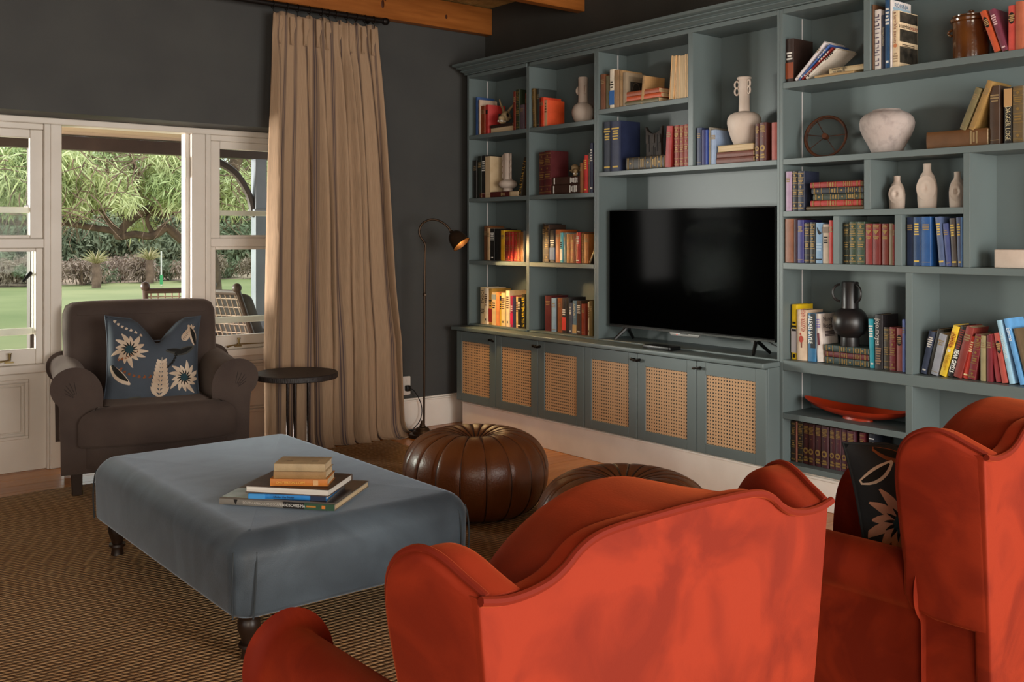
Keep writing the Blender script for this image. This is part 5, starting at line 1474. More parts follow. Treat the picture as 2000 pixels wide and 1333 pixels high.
 ('R9', 'L', -3.6333, 0.733, 0.0337, 0.1923, 12.8, -0.21, 0.14, 'silver grey book leaning', '868890', 'lines'),
 ('R9', 'L', -3.6729, 0.733, 0.0294, 0.2368, 15.8, -0.21, 0.14, 'yellow book with two red names leaning', 'd2b02c', 'text:JOANNE JOSEPH:a02a18'),
 ('R9', 'L', -3.7068, 0.733, 0.0269, 0.2363, 15.1, -0.21, 0.14, 'black book with bold white capitals leaning', '1c1818', 'text:BEAR GRYLLS:f0f0e8'),
 ('R9', 'L', -3.7402, 0.733, 0.0355, 0.2354, 14.8, -0.21, 0.14, 'brown-red book with pale chevrons leaning', '7a2f28', 'lines'),
 ('R9', 'L', -3.7736, 0.733, 0.0251, 0.1931, 10.6, -0.21, 0.14, 'coral red slim book leaning', 'b8392c', 'title:e8d0a0'),
 ('R9', 'L', -3.8048, 0.733, 0.0331, 0.2014, 9.8, -0.21, 0.14, 'maroon gilt-framed book leaning', '6a1f24', 'bands'),
 ('R9', 'U', -3.8568, 0.733, 0.0237, 0.1982, 0.0, -0.21, 0.14, 'upright tan-green book', '8f8460', 'lines'),
 ('R9', 'U', -3.8836, 0.733, 0.0234, 0.2025, 0.0, -0.21, 0.14, 'upright dark red cloth book', '6a2028', 'lines'),
 ('R9', 'L', -3.9212, 0.733, 0.0233, 0.2077, -9.4, -0.21, 0.14, 'plain crimson book leaning the other way', '8f2f34', 'lines'),
 ('R9', 'L', -3.9511, 0.733, 0.0252, 0.2154, -9.5, -0.21, 0.14, 'salmon red book with dark square label leaning', 'a84a40', 'oval'),
 ('R9', 'L', -3.9807, 0.733, 0.0206, 0.274, -11.6, -0.21, 0.14, 'pale blue patterned paperback leaning', '8fb4c8', 'text:CALSTOPAEDIA:d8dcd8'),
 ('R9', 'L', -4.0256, 0.733, 0.0221, 0.2852, -14.2, -0.21, 0.14, 'sky blue book with white lettering leaning', '5a94c8', 'text:Emma:e8f0f4'),
 ('R9', 'L', -4.0534, 0.733, 0.0179, 0.2448, -13.9, -0.21, 0.14, 'brown slim book leaning at the frame edge', '5a4a34', 'plain'),
 ('R10', 'U', -2.8722, 0.207, 0.0236, 0.2062, 0.0, -0.205, 0.15, 'black-brown gilt volume at the end panel', '24180f', 'bands'),
 ('R10', 'U', -2.8912, 0.207, 0.0114, 0.2076, 0.0, -0.205, 0.15, 'thin pinkish brown volume', '7a4a3c', 'plain'),
 ('R10', 'U', -2.9145, 0.207, 0.0308, 0.2085, 0.0, -0.205, 0.15, 'dark olive gilt volume', '241c14', 'bands'),
 ('R10', 'U', -2.9485, 0.207, 0.0342, 0.2071, 0.0, -0.205, 0.15, 'first maroon encyclopedia with gilt medallion', '3a1616', 'medal'),
 ('R10', 'U', -2.9833, 0.207, 0.0324, 0.2071, 0.0, -0.205, 0.15, 'second maroon encyclopedia with gilt medallion', '3a1818', 'medal'),
 ('R10', 'U', -3.0198, 0.207, 0.0349, 0.2075, 0.0, -0.205, 0.15, 'third maroon encyclopedia with gilt medallion', '3c181c', 'medal'),
 ('R10', 'U', -3.0603, 0.207, 0.0402, 0.2072, 0.0, -0.205, 0.15, 'fourth maroon encyclopedia with gilt medallion', '3c181e', 'medal'),
 ('R10', 'U', -3.0992, 0.207, 0.0291, 0.2068, 0.0, -0.205, 0.15, 'fifth maroon encyclopedia with gilt medallion', '3e1a20', 'medal'),
 ('R10', 'U', -3.132, 0.207, 0.0337, 0.2074, 0.0, -0.205, 0.15, 'sixth maroon encyclopedia with gilt medallion', '421a24', 'medal'),
 ('R10', 'U', -3.1673, 0.207, 0.0326, 0.2072, 0.0, -0.205, 0.15, 'seventh maroon encyclopedia with gilt medallion', '461c28', 'medal'),
 ('R10', 'U', -3.2073, 0.207, 0.0432, 0.2072, 0.0, -0.205, 0.15, 'eighth and widest maroon encyclopedia with gilt medallion', '4a1e2a', 'medal'),
 ('R10', 'U', -3.2624, 0.207, 0.0263, 0.2059, 0.0, -0.205, 0.15, 'maroon gilt-framed book standing apart', '5a1c22', 'bands'),
 ('R10', 'U', -3.3135, 0.207, 0.0318, 0.209, 0.0, -0.205, 0.15, 'black and white patterned book', '20242e', 'letters:e8e8e8')]
# ================================================================ books
PAGES = M('book_pages', '#b59c78', 0.85, '#cdb694', 3.0, stretch=(2, 90, 2))
PAGESW = M('book_pages_white', '#c9c2b8', 0.85, '#d8d2c8', 3.0, stretch=(2, 90, 2))
GILT = M('gilt_tooling', '#8a6d38', 0.5, metal=0.25)
PRINTW = M('print_white', '#d8d4cc', 0.7)
PRINTD = M('print_dark', '#15110e', 0.7)
def cloth(col):
    n = 'book_cloth_' + col
    if n in MATS: return MATS[n]
    c = lin(col)
    c2 = tuple(min(1, x * 1.35 + .004) for x in c[:3])
    return M(n, tuple(c[:3]), 0.5, c2, 16.0, (0.35, 0.75), bump=0.1, bscale=160)
def pr(col):
    return {'white': PRINTW, 'dark': PRINTD}.get(col) or M('print_' + col, col, 0.6)

def book_cover(w, h, d, th=0.0026):
    """spine at x = 0 facing -x, boards running back to x = d; y is thickness, z height"""
    o = [(d, -w / 2), (.004, -w / 2), (.0012, -w * .44), (0, -w * .25), (-.0012, 0), (0, w * .25), (.0012, w * .44), (.004, w / 2), (d, w / 2)]
    i = [(d, w / 2 - th), (.005, w / 2 - th), (.003, w * .3), (.002, 0), (.003, -w * .3), (.005, -w / 2 + th), (d, -w / 2 + th)]
    prof = o + i
    n = len(prof); vs = []; fs = []
    for z in (0, h):
        vs += [(x, y, z) for x, y in prof]
    for k in range(n):
        j = (k + 1) % n
        fs.append((k, j, n + j, n + k))
    pair = [(8, 9), (7, 10), (6, 11), (4, 12), (2, 13), (1, 14), (0, 15)]
    for q in range(len(pair) - 1):
        a, b = pair[q]; c, e = pair[q + 1]
        mid = list(range(c, a + 1))
        f = mid + [b] + ([e] if e != b else [])
        ring = list(range(c, a + 1)) + [b, e]
        fs.append(tuple(ring)); fs.append(tuple(n + v for v in reversed(ring)))
    return MB().add(vs, fs)

def make_book(name, loc, rot, w, h, d, col, opt, label, cat='book', group=None, flip=False, pages=None):
    root = thing(name, label, cat, loc, rot, group)
    P = root
    fwd = Matrix.Identity(4)
    mat = cloth(col)
    bare = opt == 'bare'
    fore = opt == 'foreout'
    kids = []
    if not bare:
        kids.append(book_cover(w, h, d).build('cover', mat, P, smooth=35))
    pg = MB().box(.0045, d - .004, -w / 2 + .0028, w / 2 - .0028, .0025, h - .003) if not bare else MB().box(0, d, -w / 2, w / 2, 0, h)
    kids.append(pg.build('page_block', pages or PAGES, P, smooth=0))
    X = -.0018
    def strip(nm, z0, z1, m, y0=-.5, y1=.5, lift=0.0):
        k = .97
        return MB().box(X - lift, .003, y0 * w * k, y1 * w * k, z0, z1).build(nm, m, P, smooth=0)
    def dashes(z0, z1, m, rows, seed):
        r = random.Random(seed); mb = MB()
        for q in range(rows):
            z = z0 + (z1 - z0) * (q + .5) / rows
            ww = r.uniform(.45, .8) * w * .5
            hh = (z1 - z0) / rows * .28
            mb.box(X - .0003, 0, -ww, ww, z - hh, z + hh)
        o_ = mb.build('spine_title', m, P, smooth=0); o_['kind'] = 'stuff'; return o_
    sd = int(abs(loc[1]) * 10000)
    if opt.startswith('lines'):
        dashes(h * .72, h * .86, pr('8a7450'), 3, sd)
        if sd % 2: strip('spine_rule', h * .07, h * .08, pr('8a7450'), -.42, .42)
    elif opt == 'bands':
        mb = MB()
        for f in (.05, .07, .2, .36, .52, .68, .84, .93, .95):
            mb.box(X - .0004, .001, -w * .44, w * .44, h * f - .001, h * f + .0012)
        mb.build('gilt_rules', GILT, P, smooth=0)['kind'] = 'stuff'
        dashes(h * .71, h * .82, GILT, 3, sd); dashes(h * .39, h * .49, GILT, 2, sd + 1)
        if w > .03:
            dm = MB()
            for f in (.13, .60, .885):
                s = min(w * .2, .008)
                dm.add([(X - .0006, 0, h * f - s), (X - .0006, -s, h * f), (X - .0006, 0, h * f + s), (X - .0006, s, h * f)], [(0, 1, 2, 3)])
            dm.build('gilt_lozenge', GILT, P, smooth=0)['kind'] = 'stuff'
    elif opt.startswith('title'):
        m = pr(opt.split(':')[1])
        if h > .18:
            dashes(h * .62, h * .88, m, 5, sd); dashes(h * .06, h * .12, m, 1, sd + 3)
        else: dashes(h * .3, h * .9, m, 4, sd)
    elif opt.startswith('letters'):
        m = pr(opt.split(':')[1]); r = random.Random(sd); mb = MB()
        n_ = int(h / .022)
        for q in range(n_):
            z = h * .06 + q * (h * .88 / n_)
            s = h * .3 / n_; k = r.random()
            ww = w * r.uniform(.25, .42)
            if k < .4: mb.box(X, 0, -ww, ww, z, z + s * .7).box(X, 0, -ww, -ww * .5, z + s * .7, z + s * 2.1)
            elif k < .7: mb.box(X, 0, -ww, ww, z + s, z + s * 1.7)
            else: mb.box(X, 0, -ww * .4, ww, z, z + s * .8).box(X, 0, -ww, ww * .2, z + s * 1.2, z + s * 1.9)
        mb.build('spine_lettering', m, P, smooth=0)['kind'] = 'stuff'
    elif opt.startswith('stripe'):
        m = pr(opt.split(':')[1])
        if opt.startswith('stripef'): strip('spine_stripe', h * .12, h * .56, m); strip('spine_mark', h * .03, h * .1, PRINTD, -.2, .2)
        elif sd % 2: strip('spine_stripe', h * .78, h * .93, m)
        else: strip('spine_stripe', h * .08, h * .45, m)
        dashes(h * .5, h * .7, PRINTW if sum(lin(col)[:3]) < .5 else PRINTD, 3, sd)
    elif opt == 'mark':
        strip('spine_mark', h * .10, h * .16, PRINTD, -.12, .12); dashes(h * .5, h * .85, pr('6a4a30'), 6, sd)
    elif opt == 'label':
        strip('spine_label', h * .68, h * .82, PRINTD, -.3, .3)
    elif opt == 'creamspine':
        strip('cream_spine', 0.001, h - .001, pr('c9a078'), -.5, .5); dashes(h * .5, h * .9, pr('6a3a20'), 4, sd)
    elif opt == 'medal':
        dashes(h * .74, h * .94, GILT, 6, sd)
        s = min(w * .42, .016)
        MB().add([(X - .0004, s * math.cos(a * PI / 7), h * .33 + s * 1.1 * math.sin(a * PI / 7)) for a in range(14)], [tuple(range(14))]).build('gilt_medallion', GILT, P, smooth=0)
        MB().add([(X - .0008, s * .55 * math.cos(a * PI / 5) + s * .1, h * .33 + s * .5 * math.sin(a * PI / 5)) for a in range(10)], [tuple(range(10))]).build('medallion_relief', mat, P, smooth=0)
        strip('spine_rule', h * .135, h * .142, GILT, -.45, .45); strip('star', h * .625, h * .64, GILT, -.06, .06)
        dashes(h * .06, h * .20, GILT, 2, sd + 2)
    elif opt == 'oval':
        s = w * .40
        MB().add([(X - .0004, s * math.cos(a * PI / 8), h * .72 + h * .13 * math.sin(a * PI / 8)) for a in range(16)], [tuple(range(16))]).build('spine_oval_label', PRINTD, P, smooth=0)
        X -= .0006
        dashes(h * .64, h * .80, pr('b08a5a'), 4, sd)
    elif opt == 'chev':
        dashes(h * .88, h * .98, GILT, 3, sd)
        MB().add([(X - .0004, -w * .42, h * .84), (X - .0004, w * .42, h * .84), (X - .0004, 0, h * .74)], [(0, 1, 2)]).build('gilt_chevron', GILT, P, smooth=0)
        dashes(h * .62, h * .70, GILT, 2, sd + 1)
    elif opt == 'bird':
        strip('black_rule', h * .08, h * .11, PRINTD, -.4, .4)
        MB().add([(X - .0004, w * .3, h * .9), (X - .0004, -w * .05, h * .8), (X - .0004, -w * .4, h * .74), (X - .0004, -w * .1, h * .70), (X - .0004, w * .15, h * .74)], [(0, 1, 2, 3, 4)]).build('printed_bird', PRINTD, P, smooth=0)
        dashes(h * .3, h * .5, pr('9ab0c4'), 3, sd)
    elif opt == 'redfig':
        m = pr('a8321c')
        text('spine_title', 'Giant Book of', .020, m, P, (X - .0006, -w * .06, h * .80), (0, 0, -1), (0, -1, 0))
        text('spine_title', 'UNKNOWN', .022, m, P, (X - .0006, -w * .26, h * .80), (0, 0, -1), (0, -1, 0))
        MB().add([(X - .0004, w * .2 * math.cos(a * PI / 6) + w * .02, h * .42 + h * .07 * math.sin(a * PI / 6)) for a in range(12)], [tuple(range(12))]).build('printed_figure', m, P, smooth=0)
        MB().add([(X - .0004, w * .08 * math.cos(a * PI / 5) + w * .08, h * .52 + h * .025 * math.sin(a * PI / 5)) for a in range(10)], [tuple(range(10))]).build('printed_figure', m, P, smooth=0)
        strip('printed_legs', h * .25, h * .36, pr('6a2a18'), -.06, .06)
    elif opt == 'picture':
        # framed picture on the board that faces -y
        y = -w / 2 - .0006
        MB().box(.02, d - .012, y, y + .0006, h * .12, h * .9).build('cover_border', pr('8a7a64'), P, smooth=0)
        MB().box(.035, d - .03, y - .0005, y, h * .32, h * .74).build('cover_picture', pr('2a2620'), P, smooth=0)
        MB().tube([(d * .5 + .03 * math.cos(a * PI / 8), y - .0007, h * .5 + .045 * math.sin(a * PI / 8)) for a in range(9)], .0012, 5).build('picture_line', pr('6a5a48'), P)
    elif opt.startswith('cover:'):
        _, tx, tc = opt.split(':')
        text('cover_title', tx, .030, pr(tc), P, (d * .5, -w / 2 - .0006, h * .93), (1, 0, 0), (0, 0, 1), sx=1.1)
        MB().box(.012, d - .004, -w / 2 - .0005, -w / 2, h * .86, h * .90).build('cover_tint', pr('9ab4c4'), P, smooth=0)
    elif opt == 'cover2':
        y = -w / 2 - .0006
        for z0, z1 in ((.80, .985), (.46, .68), (.08, .37)):
            MB().box(.010, d - .003, y, y + .0006, h * z0, h * z1).build('cover_photo_band', M('photo_print_dark', '#1d1a16', .5, '#4a443a', 22.0), P, smooth=0)
        text('cover_title', 'a terrible', .030, PRINTD, P, (d * .30, y - .0004, h * .735), (1, 0, 0), (0, 0, 1), sx=.85)
        text('cover_title', 'beauty', .030, pr('a05040'), P, (d * .78, y - .0004, h * .735), (1, 0, 0), (0, 0, 1), sx=.85)
        mb = MB()
        for q in range(2): mb.box(.03, d - .03, y, y + .0006, h * (.41 - q * .028) - .002, h * (.41 - q * .028) + .002)
        mb.build('cover_small_print', pr('5a4a3a'), P, smooth=0)
        text('spine_title', 'a terrible beauty', .022, pr('8a5a44'), P, (X - .0006, 0, h * .70), (0, 0, -1), (0, -1, 0))
        MB().add([(X - .0004, w * .3 * math.cos(a * PI / 6), h * .38 + w * .3 * math.sin(a * PI / 6)) for a in range(12)], [tuple(range(12))]).build('spine_emblem', pr('c07a50'), P, smooth=0)
        dashes(h * .08, h * .26, pr('9a8468'), 4, sd)
    elif opt == 'covern':
        y = -w / 2 - .0006; m = pr('2a1c2a')
        for tx, z in (('Nancy', .88), ('Reagan', .74), ('Kitty', .30)):
            text('cover_title', tx, .033, m, P, (d * .44, y, h * z), (1, 0, 0), (0, 0, 1))
        mb = MB()
        for q in range(4): mb.box(.03, d * .8, y, y + .0006, h * (.62 - q * .03) - .0025, h * (.62 - q * .03) + .0025)
        mb.build('cover_small_print', pr('5a4a4a'), P, smooth=0)
        strip('printed_figure', h * .35, h * .6, pr('6a2430'), -.15, .15); dashes(h * .7, h * .9, pr('8a7ab0'), 4, sd)
    elif opt == 'dagger':
        strip('cream_top', h * .66, h * .985, pr('b08a5c'))
        text('spine_title', 'DAGGER LOGE', .030, pr('c8b890'), P, (X - .0006, 0, h * .36), (0, 0, -1), (0, -1, 0), sx=.72)
    elif opt.startswith('text'):
        q = opt.split(':'); tx = q[1]; tc = q[2] if len(q) > 2 else '15110e'
        m = pr(tc)
        lying = name == 'book' and abs(rot[0]) > 1.2
        if tx == 'IDEAS':
            text('spine_title', tx, .042, m, P, (X - .0006, -w * .02, h * .74), (0, 0, -1), (0, -1, 0), sx=.85)
            dashes(h * .28, h * .42, m, 3, sd)
        elif tx == 'JOANNE JOSEPH':
            for nm, yy in (('JOANNE', .14), ('JOSEPH', -.2)):
                text('spine_title', nm, .021, m, P, (X - .0006, -w * -yy, h * .72), (0, 0, -1), (0, -1, 0), sx=.9)
            text('spine_title', 'Children', .017, pr('b07a18'), P, (X - .0006, w * .15, h * .28), (0, 0, -1), (0, -1, 0))
            text('spine_title', 'of Sugarcane', .015, pr('b07a18'), P, (X - .0006, -w * .2, h * .28), (0, 0, -1), (0, -1, 0))
            strip('printed_bird', h * .48, h * .53, PRINTW, -.2, .2)
        elif tx == 'BEAR GRYLLS':
            text('spine_title', tx, .029, m, P, (X - .0006, 0, h * .31), (0, 0, -1), (0, -1, 0), sx=.62, bold=.0006)
            dashes(h * .55, h * .95, pr('7a3028'), 9, sd)
        elif tx == 'ALEXEI SAYLE':
            strip('dark_spine_panel', h * .28, h * .995, pr('1d2024'), -.5, .1)
            text('spine_title', tx, .032, m, P, (X - .0010, w * .12, h * .66), (0, 0, -1), (0, -1, 0), sx=.72, bold=.0005)
        elif tx == 'jojo moyes':
            text('spine_title', tx, .036, m, P, (X - .0006, w * .05, h * .68), (0, 0, -1), (0, -1, 0), sx=.8)
            dashes(h * .08, h * .40, pr('8a6a50'), 7, sd)
        elif tx == 'Emma':
            text('spine_title', tx, .024, m, P, (X - .0006, 0, h * .76), (0, 0, -1), (0, -1, 0))
        elif tx == 'AIRPORT':
            strip('cream_panel', h * .02, h * .28, pr('b89868'))
            text('spine_title', tx, .027, m, P, (X - .0006, 0, h * .70), (0, 0, -1), (0, -1, 0), sx=.85)
        elif tx.startswith('they'):
            for ln, yy in (('they eat right', .24), ('to keep fit', -.24)):
                text('spine_title', ln, .017, m, P, (X - .0006, w * yy, h * .30), (0, 0, 1), (0, 1, 0), sx=.9)
        elif tx == 'Karoo':
            text('spine_title', tx, .022, m, P, (X - .0006, 0, h * .22), (0, 0, 1), (0, 1, 0))
            dashes(h * .55, h * .9, m, 5, sd)
        else:
            text('spine_title', tx, min(.026, w * .8), m, P, (X - .0006, 0, h * .6), (0, 0, -1), (0, -1, 0), sx=.95)
    if fore:
        # turned round: the page edges face the room
        for ch in list(P.children):
            ch.matrix_local = Matrix.Translation((d, 0, 0)) @ Matrix.Rotation(PI, 4, 'Z') @ ch.matrix_local
    return root

CUBBY = dict(A1='in the horned skull cubby', A2='in the scalloped vase cubby', B1='in the flask vase cubby', B2='in the small skull cubby',
             A3='in the cubby level with the lamp head', A4='in the lamp-lit bottom cubby', B3='in the upper cubby beside the television',
             B4='in the lower cubby beside the television', M1='on the shelf above the navy volumes', M2='on the carved board shelf', M3='on the tall vase shelf',
             R1='on the slanted paperbacks shelf', R2='on the brown crock shelf', R3='on the wheel shelf', R4='beside the three-vase cubby', R5='in the small cubby of mixed spines',
             R6='in the small green and maroon cubby', R7='in the small blue cubby', R8='on the black vase shelf', R9='on the leaning books shelf', R10='below the red platter')
for (cell, pose, y, z, w, L, lean, sx_, dep, look, col, opt) in BOOKS:
    lab = look + ' ' + CUBBY[cell]
    d = min(dep, -0.016 - sx_)
    jit = random.uniform(-.004, .010)
    x = sx_ + max(0.0, jit)
    d = min(d, -0.016 - x)
    grp = 'books ' + CUBBY[cell]
    if pose == 'F':
        # lying: height runs along -y, thickness upwards
        make_book('book', (x, y + L / 2, z + w / 2), (PI / 2, 0, 0), w, L, d, col, opt, lab, group=grp)
    else:
        a = math.radians(lean)
        h = L
        make_book('book', (x, y, z + abs(math.sin(a)) * w / 2 + .0003), (a, 0, 0), w, h, d, col, opt, lab, group=grp)

# ---- the pile on the ottoman (bottom to top): spines towards the viewer
def pile_book(px, py, rz, w, h, d, z, col, opt, label, pages=None):
    c, s_ = math.cos(rz), math.sin(rz)
    return make_book('book', (px, py, z + w / 2), (PI / 2, 0, rz), w, h, d, col, opt, label, group='books piled on the ottoman', pages=pages)

OT = 0.4372
z = OT
pile = [
    (-3.164, -2.628, .690, .022, .425, .335, '6f6a62', 'land', 'wide grey landscape book at the bottom of the ottoman pile', None),
    (-3.089, -2.698, .778, .017, .278, .232, '1f6fb0', 'bluep', 'bright blue paperback second from the bottom of the ottoman pile', PAGESW),
    (-3.091, -2.679, .700, .024, .305, .236, '4a3a30', 'foreout', 'glossy brown book with white page edges in the ottoman pile', PAGESW),
    (-3.030, -2.745, .860, .027, .200, .125, 'b06a2a', 'orangep', 'orange cloth book with gilt lettering in the ottoman pile', None),
    (-3.024, -2.760, .845, .028, .182, .112, '8a6a42', 'plain', 'faded khaki book second from the top of the ottoman pile', None),
    (-3.028, -2.772, .845, .028, .178, .110, '9c8868', 'topb', 'worn tan book on top of the ottoman pile', None)]
for (x, y, rz, w, h, d, col, opt, lab, pg) in pile:
    o = pile_book(x, y, rz, w, h, d, z, col, opt if opt in ('foreout', 'plain') else 'plain', lab, pg)
    X = -.0022
    def bar(nm, z0, z1, m, y0=-.48, y1=.48, lift=0):
        MB().box(X - lift, .003, y0 * w, y1 * w, z0, z1).build(nm, m, o, smooth=0)
    if opt == 'land':
        bar('green_spine_end', h * .74, h * .995, pr('2c4a34')); bar('dark_spine_panel', h * .56, h * .74, PRINTD)
        text('spine_title', 'SOUTH AFRICA LANDSCAPES', .0125, pr('b8b2a8'), o, (X - .0006, 0, h * .385), (0, 0, 1), (0, 1, 0), sx=.9)
        text('spine_title', 'LANDSCAPES MA', .0135, PRINTW, o, (X - .0008, 0, h * .645), (0, 0, 1), (0, 1, 0), sx=.85)
        bar('spine_author', h * .76, h * .84, pr('b07830'), -.12, .12, .0006); bar('spine_logo', h * .89, h * .92, pr('c87830'), -.25, .25, .0006)
        MB().add([(X - .0006, w * .45, h * .13), (X - .0006, w * .45, h * .165), (X - .0006, -w * .4, h * .148)], [(0, 1, 2)]).build('black_triangle', PRINTD, o, smooth=0)
        MB().box(.02, d * .42, w / 2, w / 2 + .0006, h * .0, h * .45).build('cover_sky_photo', M('cover_photo', '#9aa08c', .25, '#6f7a5a', 9.0), o, smooth=0)
        MB().box(.02, d - .01, w / 2, w / 2 + .0006, h * .45, h * .995).build('cover_dark_photo', M('cover_photo_dark', '#4a3c32', .22, '#2e2620', 9.0), o, smooth=0)
    elif opt == 'bluep':
        bar('pale_spine_end', .002, h * .22, pr('3a8ac8')); bar('navy_spine_end', h * .80, h * .995, pr('1c2a44'))
        text('spine_title', 'Under the Nose', .011, pr('1a2a40'), o, (X - .0006, 0, h * .46), (0, 0, 1), (0, 1, 0))
        MB().box(d - .003, d + .0005, -w * .45, w * .45, .003, h - .003).build('teal_board_edge', pr('1f8a88'), o, smooth=0)
    elif opt == 'orangep':
        text('spine_title', 'CHATTERTON & CAPE', .011, pr('e0b050'), o, (X - .0006, 0, h * .36), (0, 0, 1), (0, 1, 0), sx=.9)
        bar('spine_stamp', h * .75, h * .84, pr('c89a68'), -.32, .32)
    elif opt == 'topb':
        for a in (.25, .75):
            MB().box(d * .3, d * .42, w / 2, w / 2 + .0004, h * (a - .06), h * (a + .06)).build('faded_cover_print', pr('7a6850'), o, smooth=0)
    z += w + .0004
# ================================================================ shelf ornaments
CERW = M('white_ceramic', '#b9a89a', 0.6, '#cbbbae', 6, bump=0.1, bscale=70)
CERP = M('pale_matt_ceramic', '#b5a8a2', 0.75, '#8d827e', 26, (0.48, 0.85), ndetail=8, bump=0.25, bscale=60)
BONE = M('old_bone', '#8a7250', 0.7, '#b29a74', 16, bump=0.4, bscale=60)
CERB = M('black_matt_ceramic', '#191616', 0.36, '#211d1d', 5)
STONEW = M('brown_salt_glaze', '#4a2810', 0.2, '#6b3f1a', 7, (0.3, .7), bump=0.1, bscale=40, coat=0.5)
CARVE = M('carved_dark_wood', '#2a221b', 0.65, '#3d332a', 9, bump=0.3, bscale=40)
RUSTM = M('rusted_iron', '#3a2014', 0.75, '#5a331c', 18, bump=0.4, bscale=70, metal=0.3)
REDC = M('red_glazed_ceramic', '#a02c10', 0.35, '#ac3414', 4)

# flask vase with half-moon ears
v = thing('flask_vase', 'white round-bellied vase with long neck and half-moon ears', 'vase', (-.15, -1.237, 2.0905))
MB().lathe([(.028, 0), (.045, .006), (.060, .025), (.071, .055), (.073, .075), (.070, .095), (.058, .118), (.040, .130), (.031, .137), (.030, .17), (.030, .24), (.031, .295), (.0285, .300), (.025, .297), (.025, .14)], 32).build('body', CERW, v)
for s in (-1, 1):
    o = [(0, -.028)] + [(.024 * math.cos(a * PI / 8 - PI / 2) , .029 * math.sin(a * PI / 8 - PI / 2)) for a in range(9)]
    dirx = Vector((-.35, s * .94, 0)).normalized()
    MB().puff([(.024 + u, z) for u, z in o], .012, .003, .003, lambda u, w_, d, dirx=dirx: tuple(dirx * (u + .003) + Vector((-dirx.y, dirx.x, 0)) * (d - .006) + Vector((0, 0, .215 + w_))), 3).build('ear', CERW, v)

# scalloped vase on the lying red book
v = thing('scalloped_vase', 'white vase with scalloped fins down its neck on the dark red book', 'vase', (-.165, -.480, 1.6775))
MB().lathe([(.034, 0), (.036, .012), (.033, .022), (.050, .028), (.064, .042), (.067, .054), (.062, .068), (.046, .080), (.030, .084), (.029, .11), (.029, .268), (.026, .27), (.023, .268), (.023, .09)], 32).build('body', CERW, v)
for k in range(4):
    for s in (1, -1):
        d3 = Vector((-.25, s * .97, 0)).normalized()
        MB().puff([(.030 + .022 * math.cos(a * PI / 8) , .026 * math.sin(a * PI / 8)) for a in range(16)], .012, .003, .003,
                  lambda u, w_, d, d3=d3, k=k: tuple(d3 * u + Vector((-d3.y, d3.x, 0)) * (d - .006) + Vector((0, 0, .112 + k * .043 + w_))), 3).build('scallop_fin', CERW, v)

# animal skulls
def skull(loc, rz, label, sc, horns):
    t = thing('animal_skull', label, 'skull', loc, (0, 0, rz))
    t.scale = (sc, sc, sc)
    m = MB()
    m.ellipsoid((0, 0, .052), .036, .032, .034, 14, 10)
    m.ellipsoid((-.045, 0, .034), .034, .019, .020, 12, 8)
    m.build('cranium', BONE, t)
    MB().ellipsoid((-.04, 0, .010), .036, .017, .009, 12, 6).build('jaw', BONE, t)
    for s in (-1, 1):
        MB().lathe([(.0001, 0), (.012, .001), (.013, .004), (.009, .006)], 12).build('eye_socket', PRINTD, t, loc=(-.026, s * .026, .056), rot=(s * -PI / 2 * .9, 0, 0))
        MB().tube(smooth_path([(-.03, s * .026, .042), (-.01, s * .036, .040), (.015, s * .03, .042)], 4), .004, 6).build('cheek_bone', BONE, t)
        if horns:
            MB().tube(smooth_path([(.0, s * .016, .08), (.012, s * .03, .105), (.022, s * .05, .13), (.018, s * .058, .165)], 4), [.008] * 4 + [.007] * 4 + [.005] * 4 + [.001], 8).build('horn', BONE, t)
    tm = MB()
    for k in range(5):
        for s in (-1, 1): tm.box(-.075 + k * .012, -.069 + k * .012, s * .010 - .003, s * .010 + .003, .012, .022)
    tm.build('teeth', PAGESW, t)['kind'] = 'stuff'
    return t
skull((-.175, -.470, 2.1482), .35, 'horned animal skull resting on the lying books', 1.15, True)
skull((-.18, -1.192, 1.7495), .9, 'small pale animal skull on two brown books', .95, False)

# tall bottle vase with looped handles
v = thing('bottle_vase', 'tall white bottle vase with figure-eight handles on three books', 'vase', (-.16, -2.531, 1.8594))
MB().lathe([(.048, 0), (.056, .004), (.072, .04), (.086, .085), (.092, .12), (.090, .145), (.078, .166), (.056, .177), (.034, .181), (.030, .185), (.0285, .23), (.029, .30), (.030, .345), (.029, .352), (.038, .360), (.040, .366), (.036, .371), (.026, .366), (.024, .19)], 36).build('body', CERW, v)
for s in (-1, 1):
    d3 = Vector((-.30, s * .95, 0)).normalized()
    for zc in (.332, .295):
        pts = [tuple(d3 * (.042 + .0125 * math.cos(a * PI / 8)) + Vector((0, 0, zc + .019 * math.sin(a * PI / 8)))) for a in range(16)]
        MB().tube(pts, .0048, 8, closed=True).build('handle_loop', CERW, v)

# carved board
t = thing('carved_board', 'dark carved wooden board with curved top on the black book', 'carving', (-.13, -1.845, 1.8372), (0, math.radians(0), 0))
ol = [(-.062, 0), (.062, 0), (.058, .10), (.066, .15), (.068, .185), (.060, .183), (.045, .160), (.02, .146), (-.005, .143), (-.03, .15), (-.052, .168), (-.066, .187), (-.070, .18), (-.066, .15), (-.060, .10)]
MB().puff(ol, .022, .003, .003, lambda u, w_, d: (d - .011, -u, w_), 2).build('board', CARVE, t)
g = MB()
for y, z0, z1, ww in ((-.034, .03, .135, .006), (.030, .03, .135, .006), (-.012, .0, .06, .004), (0, .0, .072, .004), (.012, .0, .06, .004)):
    g.box(-.0125, -.0105, -y - ww / 2, -y + ww / 2, z0 + .004, z1)
g.build('carved_slots', PRINTD, t)['kind'] = 'stuff'
for y in (-.05, .0, .047): MB().puff(rrect(y - .010, y + .010, .085, .138, .003, 2), .004, 0, .0015, lambda u, w_, d: (-.011 - d, -u, w_), 2).build('raised_rib', CARVE, t)

